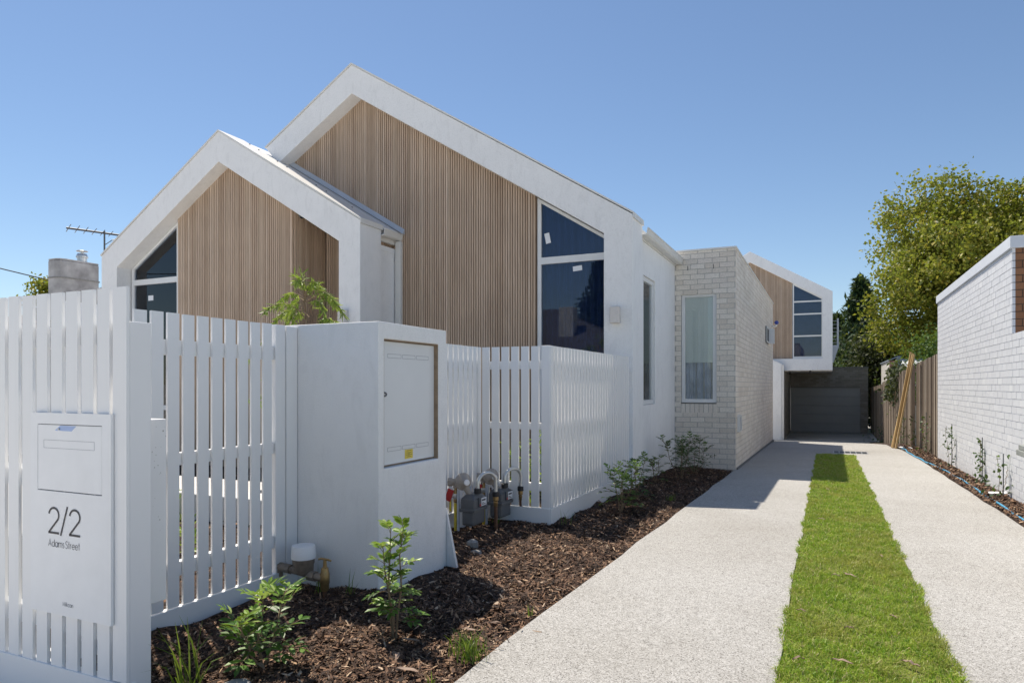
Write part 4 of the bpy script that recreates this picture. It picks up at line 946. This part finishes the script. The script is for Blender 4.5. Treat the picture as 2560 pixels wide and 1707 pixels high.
# ------------------------------------------------------------------ plants
def leafshape(V, F, base, d, nrm, ln, wd, fold=.25, droop=.0):
    """folded 6-point leaf, two quads per side"""
    s = d.cross(nrm).normalized(); n2 = s.cross(d).normalized(); i = len(V)
    for t, wk in ((0, 0.04), (.3, .8), (.65, .9), (1, .03)):
        p = base+d*(ln*t)-n2*(droop*ln*t*t)
        V.append(tuple(p-s*(wd*.5*wk)+n2*(fold*wd*.5*wk))); V.append(tuple(p)); V.append(tuple(p+s*(wd*.5*wk)+n2*(fold*wd*.5*wk)))
    for k in range(3):
        a = i+3*k; F.append((a, a+1, a+4, a+3)); F.append((a+1, a+2, a+5, a+4))
def rv(s=1): return Vector((random.gauss(0, s), random.gauss(0, s), random.gauss(0, s)))
def pinnate(V, F, stems, base, d, ln, n, ll, lw, droop=.3):
    up = Vector((0, 0, 1)); pts = [base]; p = base.copy(); dd = d.normalized()
    for k in range(n):
        p = p+dd*(ln/n); dd = (dd-up*(droop/n)).normalized(); pts.append(p.copy())
        s = dd.cross(up); s = s.normalized() if s.length > .05 else Vector((1, 0, 0)); nn = s.cross(dd).normalized()
        for sg in (-1, 1):
            if k == 0 and random.random() < .5: continue
            l_ = ll*(.75+.35*random.random())*(.75+.5*math.sin(math.pi*(k+.6)/(n+.4)))
            ld = (dd*.65+s*sg*.85+nn*.18+rv(.09)).normalized()
            leafshape(V, F, p, ld, (nn+rv(.18)).normalized(), l_, l_*lw, .3, .12)
    leafshape(V, F, p, (dd+rv(.1)).normalized(), up+rv(.2), ll, ll*lw, .3, .1)
    stems.append(pts)
def shrub(name, base, height, stems, nspray, slen, ll, label, spread=.3, leafn=3, lw=.42, mat='leafdark', tips=.25, low=.12, group=None, stemr=.006):
    b = (base[0], base[1], gz(base[1])-.012); B = Vector(b)
    t = thing(name, b, label, 'shrub', group)
    V, F, TV, TF, st = [], [], [], [], []
    m = M()
    for k in range(stems):
        a = 2*math.pi*k/stems+random.random(); sp = spread*(.25+.75*random.random()) if stems > 1 else .03
        h = height*(.72+.28*random.random()) if k else height
        top = B+Vector((math.cos(a)*sp, math.sin(a)*sp, h*.93)); mid = B+(top-B)*.5+Vector((math.cos(a)*sp*.12, math.sin(a)*sp*.12, 0))+rv(.012)
        pts = [B+Vector((math.cos(a), math.sin(a), 0))*.008, B+(mid-B)*.5+rv(.006), mid, mid+(top-mid)*.5+rv(.008), top]
        m.tube(pts, [stemr, stemr*.85, stemr*.7, stemr*.5, stemr*.25], 6)
        ns = int(nspray/stems)
        for q in range(ns):
            f = low+(1-low)*((q+random.random())/ns)**.85; x = f*4; i = min(3, int(x)); p = pts[i]+(pts[i+1]-pts[i])*(x-i)
            aa = q*2.4+random.random()*.8; el = .15+.75*f+random.gauss(0, .2)
            d = Vector((math.cos(aa)*math.cos(el), math.sin(aa)*math.cos(el), math.sin(el)))
            L_ = slen*(1.15-.6*f)*(.75+.5*random.random())
            istip = f > 1-tips and random.random() < .7
            pinnate(TV if istip else V, TF if istip else F, st, p, d, L_, leafn, ll*(.85 if istip else 1), lw, .45)
    for pts in st: m.tube(pts, .0016, 4, cap=False)
    obj('stem', m, MT['brownstem'], t)
    npobj('foliage', V, F, MT[mat], t)
    if TV: npobj('young_leaves', TV, TF, MT['leaftip'] if mat != 'leafdark' else MT['leaf'], t)
    return t
random.seed(3)
shrub('shrub', (-2.26, 2.27), .36, 3, 44, .125, .058, 'low glossy green shrub in the mulch nearest the letterbox fence', .16, 3, .40, 'leaf', .3, .12)
random.seed(11)
shrub('shrub', (-1.93, 2.80), .60, 3, 50, .105, .048, 'tall upright glossy shrub with pale tips in front of the meter pillar', .07, 4, .46, 'leaf', .6, .16, stemr=.007)
random.seed(5)
shrub('shrub', (-1.93, 6.85), .50, 4, 60, .16, .052, 'leafy shrub with lime tips in the mulch in front of the long side fence', .20, 3, .42, 'leaf', .3, .15)
shrub('shrub', (-1.98, 7.72), .52, 3, 50, .15, .052, 'upright shrub just behind the lime tipped one near the gable corner', .13, 3, .42, 'leafdark', .2, .12)
shrub('shrub', (-1.92, 9.95), .64, 4, 64, .17, .052, 'dark spreading shrub at the left before the brick wing', .32, 3, .42, 'leafdark', .1, .25)
shrub('shrub', (-1.86, 10.8), .62, 5, 80, .18, .052, 'dark bushy shrub hard against the brick wing below its window', .30, 3, .42, 'leafdark', .1, .2)
shrub('shrub', (-2.17, 9.45), .38, 3, 34, .14, .05, 'small ferny shrub against the white side wall', .16, 3, .34, 'leaf', .1, .1)
# weeping plant behind the pillar
t = thing('weeping_tree', (-4.1, 4.75, -1.25), 'young weeping tree with narrow yellow green leaves behind the meter pillar', 'tree')
V, F, m = [], [], M(); random.seed(21)
def weep(p0, d0, ln, sag, n, ll, every=1):
    p = Vector(p0); d = Vector(d0).normalized(); pts = [p.copy()]
    for k in range(n):
        p = p+d*(ln/n); d = (d-Vector((0, 0, sag/n))).normalized(); pts.append(p.copy())
        if k < n*.2: continue
        for q in range(6):
            ld = (d*.6+rv(.42)-Vector((0, 0, .45))).normalized(); leafshape(V, F, p+d*random.uniform(0, ln/n), ld, rv(1).normalized(), ll*(.7+.6*random.random()), .0115, .1, .3)
    m.tube(pts, [.004*(1-.8*k/n)+.001 for k in range(n+1)], 5, cap=False)
stem = [Vector((-4.1, 4.75, -1.25)), Vector((-4.13, 4.75, -.5)), Vector((-4.15, 4.74, .2)), Vector((-4.22, 4.76, .62)), Vector((-4.24, 4.75, .88)), Vector((-4.27, 4.75, 1.0))]
m.tube(stem, [.012, .010, .008, .006, .004, .002], 6)
for (i, dx, dz, ln, sag) in [(3, -.9, .5, .55, 1.6), (3, -.5, .9, .42, 2.2), (3, .8, .9, .42, 2.4), (2, -1, .6, .62, 1.3), (2, -.8, .9, .6, 1.9), (2, .9, .6, .62, 1.5), (2, .7, 1.0, .5, 1.9), (2, -.2, .8, .45, 2.2), (2, .5, .5, .5, 1.7), (1, -1, 1.1, .9, 1.4), (1, .9, 1.2, .85, 1.2), (1, 1.1, .9, 1.0, 1.2), (3, .2, .8, .25, 2.6), (1, .5, 1.4, .8, 1.6), (1, -.6, 1.4, .8, 1.6), (2, 1.0, .35, .7, 1.2), (1, 1.3, 1.3, 1.25, .9)]*3:
    weep(stem[i]+rv(.02)+Vector((0, 0, random.uniform(-.05, .2))), (dx+random.uniform(-.25, .25), random.uniform(-.6, .6), dz+random.uniform(-.2, .2)), ln*random.uniform(.75, 1.1), sag, 18, .07)
for k in range(14): leafshape(V, F, stem[-1]+rv(.02)-Vector((0, 0, .03)), (rv(.5)+Vector((0, 0, .25))).normalized(), rv(1).normalized(), .09, .012, .1, .3)
obj('stem', m, MT['brownstem'], t); npobj('foliage', V, F, MT['leafweep'], t)
# garden plants behind the fences
random.seed(31)
def reedy(base, h, n, label, spread=.1):
    b = (base[0], base[1], gz(base[1])); t = thing('garden_plant', b, label, 'plant'); V, F, m = [], [], M()
    for k in range(n):
        p = Vector(b)+Vector((random.gauss(0, spread), random.gauss(0, spread), 0)); d = (Vector((random.gauss(0, .12), random.gauss(0, .12), 1))).normalized(); hh = h*(.6+.4*random.random()); pts = [p+d*hh*q/6 for q in range(7)]
        m.tube(pts, .004, 4, cap=False)
        for q in range(22):
            leafshape(V, F, p+d*hh*(.15+.85*random.random()), (rv(.8)+Vector((0, 0, .3))).normalized(), rv(1).normalized(), .09+.05*random.random(), .022, .2, .3)
    obj('stem', m, MT['greenstem'], t); npobj('foliage', V, F, MT['leaftip'], t)
reedy((-2.85, 6.9), .95, 16, 'bright green leafy plant seen through the short fence behind the gas meters', .14)
for (x, y, h, n, lab) in ((-5.0, 3.9, .35, 6, 'low green plant glimpsed through the gaps of the return fence'), (-4.3, 3.35, .4, 7, 'green strappy plant just inside the return fence'), (-5.8, 4.4, .45, 8, 'green plant beside the pale garden wall inside the yard')):
    reedy((x, y), h, n, lab, .12)
m = M(); m.box(-7.4, -4.4, 4.6, 4.9, -1.3, -1.02); tag(obj('garden_wall', m, MT['ledge'] if False else MT['trim'], bevel=.01), 'low pale garden wall inside the yard, glimpsed between fence slats', 'wall')

# ------------------------------------------------------------------ right-hand neighbour: white painted brick wall
NW = thing('neighbour_house', (4, 12, -1.4), 'neighbouring house with white painted brick side wall and grey coping on the right', 'house')
xw = 1.985
Vw, Fw = bricks('x', xw, 9.80, 15.8, -1.53, 1.62, -1, joint=.008, bl=.232)
sw = npobj('side_wall', Vw, Fw, MT['wbrick'], NW)
m = M(); m.box(xw+.005, xw+.25, 9.836, 15.79, -1.8, 1.62); m.box(xw+.005, xw+.25, 9.80, 9.836, -1.8, .615); obj('mortar', m, MT['wmortar'], sw)
Vw, Fw = bricks('y', 9.80, xw+.032, 6.2, .62, 1.62, -1, phase=.05); fw = npobj('front_wall', Vw, Fw, MT['bbrick'], NW)
m = M(); m.box(xw+.006, 6.2, 9.808, 9.834, .618, 1.62); obj('mortar', m, MT['dmortar'], fw)
m = M(); m.box(xw-.025, 6.3, 9.775, 9.835, 1.622, 1.765); m.box(xw-.025, xw+.26, 9.835, 15.82, 1.622, 1.765); obj('coping', m, MT['coping'], NW, bevel=.006)
m = M(); m.box(xw+.25, 6.2, 9.84, 15.7, -1.8, 1.6); obj('body', m, MT['housewall'], NW)
m = M(); m.box(3.0, 3.1, 9.6, 9.78, 1.0, 1.3); obj('wall_fitting', m, MT['black'], NW)
LW = thing('boundary_wall', (2.1, 8, -1.3), 'lower white painted brick wall with a grey ledge, in front of the brown brick house front', 'wall')
Vw, Fw = bricks('x', xw-.0005, 4.2, 9.795, -1.53, .62, -1, joint=.008, bl=.232); wl = npobj('wall_brickwork', Vw, Fw, MT['wbrick'], LW)
m = M(); m.box(xw+.005, xw+.2, 4.2, 9.797, -1.8, .60); obj('mortar', m, MT['wmortar'], wl)
m = M(); m.box(xw-.075, xw-.005, 8.0, 9.16, -.70, -.645); m.box(xw-.085, xw-.005, 8.0, 9.22, -.765, -.702); obj('ledge', m, MT['ledge'], LW, bevel=.008)
# climbers on stakes
def climber(x, y, h, n, label, bushy=.06, ll=.05):
    b = (x, y, gz(y)+.01); t = thing('climbing_plant', b, label, 'climbing plant', 'young climbers along the right hand bed'); V, F, m = [], [], M(); B = Vector(b)
    for s in range(2):
        off = Vector((random.gauss(0, .02), random.gauss(0, .03), 0)); pts = [B+off*(q/3)+Vector((random.gauss(0, .012), random.gauss(0, .015), h*q/8*(1 if s == 0 else .7))) for q in range(9)]
        m.tube(pts, .003, 4, cap=False)
    for k in range(n):
        f = random.random()**1.25; p = B+Vector((random.gauss(0, bushy*(1.35-f)), random.gauss(0, bushy*(1.35-f)), h*f))
        leafshape(V, F, p, (rv(.7)+Vector((-.3, -.2, -.1))).normalized(), (rv(.5)+Vector((-.3, -.3, .8))).normalized(), ll*(.7+.6*random.random()), ll*.55, .25, .2)
    obj('stem', m, MT['brownstem'], t); npobj('foliage', V, F, MT['leafdark'], t)
    m = M(); m.tube([B+Vector((.03, .02, -.03)), B+Vector((.03, .02, h*1.05))], .006, 5); obj('stake', m, MT['iron'], t)
random.seed(41)
climber(1.90, 9.95, .50, 46, 'broad leaved young climber in front of the white wall nearest the right edge', .10, .07)
climber(1.93, 11.35, .62, 80, 'slim climber on a stake midway along the white wall, left of the broad leaved one', .045, .055)
climber(1.90, 13.7, .72, 60, 'slim climber tied to the white wall nearest the paling fence', .06, .055)
climber(1.90, 17.0, .85, 75, 'leafy climber at the near end of the paling fence beside the wall corner', .08, .06)
climber(1.86, 18.9, .8, 45, 'thin climber on the first paling section, right of the leaning timbers', .06, .06)
climber(1.78, 20.6, .75, 80, 'bushy climber just behind the leaning timbers', .14, .06)
climber(1.82, 29, .7, 70, 'low climber at the base of the paling fence left of the leaning timbers', .25, .09)
# hose, litter
pts = [(1.60, 18.6), (1.63, 18.0), (1.60, 17.2), (1.615, 16.3), (1.64, 15.6), (1.668, 14.6), (1.72, 13.6), (1.751, 12.68), (1.765, 11.6), (1.759, 10.67), (1.735, 10.1), (1.744, 9.66), (1.74, 9.08), (1.735, 8.36), (1.72, 7.6), (1.76, 6.8), (1.85, 6.0)]
sm = []
for k in range(len(pts)-1):
    for q in range(6):
        f = q/6; p0 = pts[max(k-1, 0)]; p1 = pts[k]; p2 = pts[k+1]; p3 = pts[min(k+2, len(pts)-1)]
        cr = lambda a, b, c, d: .5*(2*b+(c-a)*f+(2*a-5*b+4*c-d)*f*f+(3*b-a-3*c+d)*f**3)
        x, y = cr(p0[0], p1[0], p2[0], p3[0]), cr(p0[1], p1[1], p2[1], p3[1]); sm.append((x, y, gz(y)+.022+.006*math.sin(y*5)))
m = M(); m.tube(sm, .0125, 8); tag(obj('hose', m, MT['hose'], smooth=True), 'light blue garden hose lying along the edge of the right hand bed', 'hose')
m = M(); z = gz(10.1)+.02
for k in range(4): a = k*.25; m.hexa([(1.80+.05*k, 10.02+.02*k, z+.01*(k % 2)), (1.86+.05*k, 10.04+.02*k, z+.02), (1.86+.05*k, 10.12+.02*k, z+.025), (1.80+.05*k, 10.09+.02*k, z+.03*(k % 2)), (1.80+.05*k, 10.02+.02*k, z+.014+.01*(k % 2)), (1.86+.05*k, 10.04+.02*k, z+.03), (1.86+.05*k, 10.12+.02*k, z+.035), (1.80+.05*k, 10.09+.02*k, z+.036)])
tag(obj('plastic_scrap', m, MT['white']), 'crumpled white plastic scrap on the bark by the white wall', 'litter')
m = M(); z = gz(18.7)+.01; m.lathe([(.06, 0), (.08, .02), (.03, .05)], (1.62, 18.75, z), n=6); m.lathe([(.04, 0), (.06, .02), (.02, .04)], (1.78, 18.6, z), n=5); tag(obj('plastic_scrap', m, MT['white']), 'white plastic bits on the ground at the foot of the leaning timbers', 'litter')

# ------------------------------------------------------------------ paling fence
def palings(name, face, plane, u0, u1, top0, top1, label, sgn=-1):
    t = thing(name, ((face, (u0+u1)/2, gz((u0+u1)/2)) if plane == 'x' else ((u0+u1)/2, face, gz(face))), label, 'paling fence', 'sections of the old paling fence')
    m = M(); u = u0; k = 0
    while u < u1:
        wd = random.uniform(.07, .095); f = (u-u0)/max(.01, u1-u0); zt = top0+(top1-top0)*f+random.uniform(-.025, .015); y = u if plane == 'x' else face; zb_ = gz(y)-.05
        e = random.uniform(-.006, .006)+(.016 if k % 2 else 0); v1 = min(u+wd, u1)
        if plane == 'x': m.box(face-.016+e, face+e, u, v1, zb_, zt)
        else: m.box(u, v1, face-.016+e, face+e, zb_, zt)
        u += wd+random.uniform(.008, .024); k += 1
    obj('paling_panel', m, MT['paling'], t)
    m = M()
    for z in (.45, -.35, -1.1):
        a = min(top0, top1)-.15
        zz = a-(.45-z)*1.05
        m.box(face+.03, face+.075, u0, u1, zz, zz+.07) if plane == 'x' else m.box(u0, u1, face+.03, face+.075, zz, zz+.07)
    obj('fence_rail', m, MT['paling'], t); return t
random.seed(51)
palings('paling_fence', 2.02, 'x', 15.85, 19.45, .64, .55, 'nearest section of weathered grey paling fence beside the white wall')
palings('paling_fence', 19.5, 'y', 1.90, 2.02, .50, .50, 'narrow shaded step between the two nearest paling sections')
palings('paling_fence', 1.90, 'x', 19.55, 22.8, .47, .38, 'second paling section, behind the leaning timbers')
palings('paling_fence', 1.90, 'x', 22.85, 29.2, .30, .14, 'third paling section under the trailing vine')
palings('paling_fence', 1.93, 'x', 29.25, 37.5, .08, -.10, 'farthest dark paling section beside the garage')
# trailing vine on the fence
random.seed(61); V, F, m = [], [], M(); B = Vector((1.86, 23.9, .22))
t = thing('vine', tuple(B), 'trailing vine hanging over the third paling section', 'vine')
for k in range(8):
    p = B+Vector((0, random.uniform(-1.3, .9), random.uniform(-.1, .2))); pts = [p+Vector((-.05*q/6-.02*random.random(), .03*random.gauss(0, 1), -.14*q)) for q in range(7)]; m.tube(pts, .006, 4, cap=False)
    for q in range(42):
        c = random.choice(pts[:5])+rv(.09); leafshape(V, F, c, (rv(.6)+Vector((-.3, -.2, -.5))).normalized(), (rv(.5)+Vector((-.5, -.3, .5))).normalized(), .13, .10, .2, .2)
for q in range(200): leafshape(V, F, B+Vector((random.gauss(.05, .10), random.gauss(-.2, .8), random.gauss(.18, .12))), rv(1).normalized(), (rv(.5)+Vector((-.4, -.2, .7))).normalized(), .14, .11, .2, .2)
obj('stem', m, MT['brownstem'], t); npobj('foliage', V, F, MT['leafoak'], t)
# leaning timbers
random.seed(71)
for k, lab in enumerate(('long pale pine timber leaning on the paling fence, leftmost of the bundle', 'long pine timber in the middle of the bundle leaning on the paling fence', 'long pine timber on top of the bundle leaning on the paling fence', 'long pine timber leaning on the paling fence, rightmost of the bundle')):
    y0 = 19.05-.13*k+(.06 if k == 2 else 0); bx = 1.435+.018*k-(.03 if k == 2 else 0); p0 = Vector((bx, y0, gz(y0)+.002)); p1 = Vector((1.865-(.05 if k == 2 else 0), 18.92-.105*k+.05*(k == 2), .74+.03*((k*7) % 3)))
    d = (p1-p0).normalized(); s = Vector((0, 1, 0)); s = (s-d*s.dot(d)).normalized(); q = d.cross(s)
    a, b = .045, .018; m = M(); m.hexa([p0-s*a-q*b, p0+s*a-q*b, p0+s*a+q*b, p0-s*a+q*b, p1-s*a-q*b, p1+s*a-q*b, p1+s*a+q*b, p1-s*a+q*b])
    tag(obj('timber_length', m, MT['pine'], base=tuple(p0)), lab, 'timber', 'pine timbers leaning on the fence')
# shed beyond the fence
S = thing('shed', (2.6, 28, -2), 'small red brick shed with corrugated roof beyond the paling fence', 'shed')
Vb, Fb = bricks('y', 27.0, 1.96, 2.20, -2.2, .86, -1); q = npobj('brick_wall', Vb, Fb, MT['rbrick'], S)
m = M(); m.box(1.965, 2.2, 27.01, 31, -2.2, .86); obj('mortar', m, MT['mortar'], q)
m = M(); m.hexa([(1.93, 26.95, .86), (2.22, 26.95, .98), (2.22, 31, .98), (1.93, 31, .86), (1.93, 26.95, .90), (2.22, 26.95, 1.03), (2.22, 31, 1.03), (1.93, 31, .90)]); m.box(2.20, 2.32, 26.94, 27.06, .50, 1.03); m.box(2.32, 5, 28.6, 28.7, .88, .98); obj('barge_board', m, MT['barge'], S)
m = M(); V = []; nx = 60
for k in range(nx+1): x = 2.25+3*k/nx; z = .02*math.sin(k*1.57*1.0); V += [(x, 27.05, .60+z), (x, 28.6, .90+z)]
npobj('corrugated_roof', V, [(2*k, 2*k+2, 2*k+3, 2*k+1) for k in range(nx)], MT['zinc'], S)
m = M(); m.box(2.3, 5, 27.3, 31, -2.2, .55); obj('wall', m, MT['housewall'], S)

# ------------------------------------------------------------------ trees
def leafcloud(centres, spread, per, size, aspect=.75, up=.3, squash=.7):
    n = len(centres)*per; c = np.repeat(np.array(centres), per, 0); sp = np.repeat(np.broadcast_to(spread, (len(centres),)), per)
    p = c+rng.normal(0, 1, (n, 3))*sp[:, None]*np.array([1, 1, squash])
    d = rng.normal(0, 1, (n, 3)); d[:, 2] -= .25; d /= np.linalg.norm(d, axis=1)[:, None]
    nn = rng.normal(0, 1, (n, 3)); nn[:, 2] += up*2.2; s = np.cross(d, nn); s /= np.linalg.norm(s, axis=1)[:, None]+1e-6; n2 = np.cross(s, d)
    l = size*(.6+.8*rng.random(n))[:, None]; w_ = l*aspect*.5
    V = np.stack([p, p+d*l*.45-s*w_+n2*w_*.3, p+d*l, p+d*l*.45+s*w_+n2*w_*.3], 1).reshape(-1, 3)
    return V, np.arange(n*4).reshape(-1, 4)
def limb(m, p0, p1, r0, r1, sag=.0, n=5):
    p0, p1 = Vector(p0), Vector(p1); L_ = (p1-p0).length
    pts = [p0+(p1-p0)*(k/n)+Vector((random.gauss(0, .03)*L_, random.gauss(0, .03)*L_, math.sin(math.pi*k/n)*sag*L_)) if 0 < k < n else (p0 if k == 0 else p1) for k in range(n+1)]
    m.tube(pts, [r0+(r1-r0)*k/n for k in range(n+1)], 7); return pts
def broadleaf(name, base, trunk_h, centre, rad, ncl, per, size, mat, label, clump=.45, seed=1, r0=.22, cat='tree', hollow=.55):
    random.seed(seed); b = (base[0], base[1], gz(base[1])); t = thing(name, b, label, cat); m = M(); cs = []
    tp = Vector((base[0], base[1], b[2]+trunk_h)); limb(m, b, tp, r0, r0*.75); c0 = Vector(centre)
    ends = []
    for k in range(14):
        u = rv(1).normalized(); u.z = abs(u.z)*.9-.15; e = c0+Vector((u.x*rad[0], u.y*rad[1], u.z*rad[2]))*.72
        pts = limb(m, tp, e, r0*.42, r0*.08, .08, 7); ends.append(pts)
        for q in range(4):
            i = random.randint(3, 6); u2 = (rv(1)+u).normalized(); e2 = pts[i]+u2*rad[0]*.32; limb(m, pts[i], e2, r0*.12, r0*.03, .05, 4)
    for k in range(ncl):
        u = rv(1).normalized(); rr = hollow+(1-hollow)*random.random()**.6; wob_ = 1+.16*math.sin(u.x*5+seed)+.13*math.sin(u.z*7+u.y*4+seed*2)
        cs.append(tuple(c0+Vector((u.x*rad[0], u.y*rad[1], u.z*rad[2]))*rr*wob_))
    obj('trunk', m, MT['bark'], t, smooth=True)
    sp = clump*(.55+.9*rng.random(len(cs)))
    V, F = leafcloud(cs, sp, per, size); npobj('crown', V, F, MT[mat], t); return t
broadleaf('plane_tree', (6.1, 35.5), 4.0, (7.15, 35.5, 4.7), (4.85, 4.8, 4.3), 2600, 56, .15, 'leafplane', 'large spreading tree turning yellow green above the white wall on the right', .27, 5, .34, hollow=.22)
def conifer(base, h, rad, label, seed, n=11000, size=.3, lean=0):
    random.seed(seed); b = (base[0], base[1], gz(base[1])); t = thing('conifer', b, label, 'tree'); m = M(); m.tube([b, (b[0], b[1], b[2]+h*.5), (b[0]+lean, b[1], b[2]+h*.97)], [.3, .18, .03], 8); cs = []; sp = []
    for k in range(230):
        f = random.random()**.75; r = rad*(1-f)**.8*(.55+.6*random.random()); a = random.random()*2*math.pi; z = b[2]+.3+h*.97*f
        e = Vector((b[0]+math.cos(a)*r, b[1]+math.sin(a)*r, z+.15*r)); s0 = Vector((b[0], b[1], z-.25*r)); m.tube([s0, e], [.03, .008], 4, cap=False)
        for q in range(5):
            g = .3+.7*(q+random.random())/5; cs.append(tuple(s0+(e-s0)*g)); sp.append(.10+.16*(1-f))
    cs += [(b[0]+lean*.9+random.gauss(0, .06), b[1], b[2]+h*(.93+.09*random.random())) for _ in range(12)]; sp += [.08]*12
    V, F = leafcloud(cs, np.array(sp), max(6, n//len(cs)), size, .28, .0, 1.3)
    obj('trunk', m, MT['bark'], t); npobj('crown', V, F, MT['leafcon'], t); return t
conifer((1.9, 47.5), 8.6, 2.7, 'tall dark conifer behind the garage, left of the large tree', 81, 14000, .42)
conifer((.6, 49), 6.5, 2.2, 'shorter dark conifer behind the rear box house', 82, 8000, .4)
broadleaf('shrub_tree', (2.6, 40.5), 1.6, (2.7, 40.5, .5), (1.9, 1.6, 2.7), 200, 48, .17, 'leafoak', 'dull dark green bushy tree behind the garage roof', .34, 9, .16, hollow=.5)
broadleaf('shrub_tree', (4.3, 41), 1.6, (4.4, 41, .3), (2.4, 1.8, 3.0), 190, 48, .2, 'leafoak', 'very dark bushy tree under the large yellow green tree', .38, 10, .16, hollow=.45)
broadleaf('shrub_tree', (3.5, 24.5), 1.2, (3.55, 24.5, .55), (1.15, 1.2, 1.35), 150, 55, .09, 'leafbright', 'bright feathery green bush rising behind the nearest paling section', .24, 12, .08, hollow=.4)
broadleaf('shrub_tree', (3.15, 33.5), 1.0, (3.15, 33.5, -.35), (.55, 1.0, 1.3), 110, 42, .13, 'leafdark', 'leafy green bush behind the farthest paling section beside the garage', .26, 13, .08, hollow=.4)
broadleaf('shrub_tree', (-16.55, 10.0), 2.0, (-16.5, 10.0, 1.95), (.30, .40, .55), 60, 40, .075, 'leafplane', 'small green tree beside the old chimney on the left', .13, 14, .08, hollow=.3)

# ------------------------------------------------------------------ left-hand neighbour: chimney, antenna, roof
NL = thing('cottage', (-19, 13, -1.2), 'old cottage with brown tiled roof and stained cement chimney behind the left fence', 'house')
m = M(); m.box(-22, -14.9, 9.6, 20, -1.5, 1.4); obj('wall', m, MT['housewall'], NL)
m = M(); m.v = [(-22.4, 9.2, 1.4), (-14.5, 9.2, 1.4), (-14.5, 20.4, 1.4), (-22.4, 20.4, 1.4), (-18.4, 12.6, 2.25), (-18.4, 17, 2.25)]
m.f = [(0, 3, 2, 1), (0, 1, 4), (1, 2, 5, 4), (2, 3, 5), (3, 0, 4, 5)]; obj('roof', m, MT['terracotta'], NL)
m = M(); pr = [(-15.4, 9.26), (-15.16, 9.26), (-15.05, 9.31), (-15.0, 9.42), (-15.0, 10.14), (-15.4, 10.14)]
m.prism(pr, 'z', -1.4, 2.72); m.prism([(x-.0, y) for x, y in pr], 'z', 2.722, 2.76); ch = obj('chimney', m, MT['concrete'], NL, bevel=.02)
m = M(); m.prism([(x+(.012 if x > -15.3 else -.01), y+(.012 if y > 9.7 else -.012)) for x, y in pr], 'z', 2.33, 2.36); obj('chimney_band', m, MT['stone'], ch)
m = M(); m.lathe([(.10, 2.74), (.10, 2.86), (.12, 2.87), (.12, 2.90), (.09, 2.96), (.03, 2.97), (.03, 3.0), (.12, 3.01), (.10, 3.03), (.01, 3.04)], (-15.2, 9.88, 0), n=18); obj('flue', m, MT['galv'], ch, smooth=False)
m = M(); m.tube([(-15.0, 10.14, 2.2), (-14.95, 10.22, 2.25), (-14.95, 10.22, 1.7), (-15.0, 10.14, 1.66)], .02, 6); m.tube([(-14.95, 10.22, 2.5), (-14.95, 10.22, 1.4)], .03, 6); obj('vent_pipe', m, MT['flash'], ch)
t = thing('tv_antenna', (-18, 12.32, 2), 'rooftop television antenna on a thin mast above the left gable slope', 'antenna')
m = M(); m.tube([(-18, 12.32, 1.9), (-18, 12.32, 4.24)], .022, 6); m.tube([(-18, 12.32, 3.85), (-17.93, 12.5, 4.02), (-17.9, 12.7, 4.1)], .012, 5); obj('mast', m, MT['iron'], t)
m = M(); bo = Vector((-18.05, 12.3, 4.19)); bd_ = Vector((.35, .93, 0)).normalized(); m.tube([bo-bd_*.85, bo+bd_*1.5], .028, 6)
el = Vector((.90, -.42, .05)).normalized()
for k in range(12):
    p = bo+bd_*(-.8+.2*k); l_ = .42-.02*k; m.tube([p-el*l_, p+el*l_], .010, 4)
obj('boom', m, MT['iron'], t)
m = M(); P0, P1 = Vector((-15.2, 6.0, 2.66)), Vector((-15.7, 10.2, 2.27))
P0 = Vector((-13.6, 1.2, 3.4)); pts = [P0+(P1-P0)*(k/14)-Vector((0, 0, .22*math.sin(math.pi*k/14))) for k in range(15)]
m.tube(pts, .012, 5); tag(obj('service_cable', m, MT['black']), 'thin black overhead service cable running to the cottage on the left', 'cable')

# ------------------------------------------------------------------ across the street (seen only as reflections in the windows)
OS = thing('opposite_house', (-17, -24, -1), 'dark roofed house across the street mirrored in the tall window', 'house')
m = M(); m.box(-29, -12.4, -31, -21.5, -1.5, 1.9); obj('wall', m, MT['housewall'], OS)
m = M(); m.v = [(-29.5, -31.5, 1.9), (-9.5, -31.5, 1.9), (-9.5, -21, 1.9), (-29.5, -21, 1.9), (-24, -26, 5.3), (-17, -26, 5.3)]
m.f = [(0, 3, 2, 1), (0, 1, 5, 4), (1, 2, 5), (2, 3, 4, 5), (3, 0, 4)]; obj('roof', m, MT['greytile'], OS)
m = M(); m.box(-15.6, -14.6, -23.6, -22.8, 2.5, 5.0); obj('chimney', m, MT['housewall'], OS, bevel=.03)
random.seed(91); conifer((-14.6, -28.5), 9.6, 3.4, 'broad dark conifer across the street mirrored in the tall window', 91, 9000, .5)
t = thing('power_pole', (-21.5, -9, -1), 'timber power pole across the street mirrored in the porch gable window', 'power pole')
m = M(); m.tube([(-21.5, -9, -1.2), (-21.5, -9, 8)], [.15, .11], 10); obj('pole', m, MT['bark'], t)
m = M(); m.box(-22.6, -20.4, -9.2, -9.12, 7.2, 7.32); obj('crossarm', m, MT['bark'], t)
broadleaf('street_tree', (-26, -14), 2.2, (-26, -14, 2.6), (3, 3, 3), 150, 40, .3, 'leafdark', 'round green tree across the street mirrored in the porch gable window', .5, 17, .2)
m = M(); m.box(-60, 60, -14.5, -7, -1.32, -1.275); tag(obj('road', m, MT['asphalt']), kind='structure')
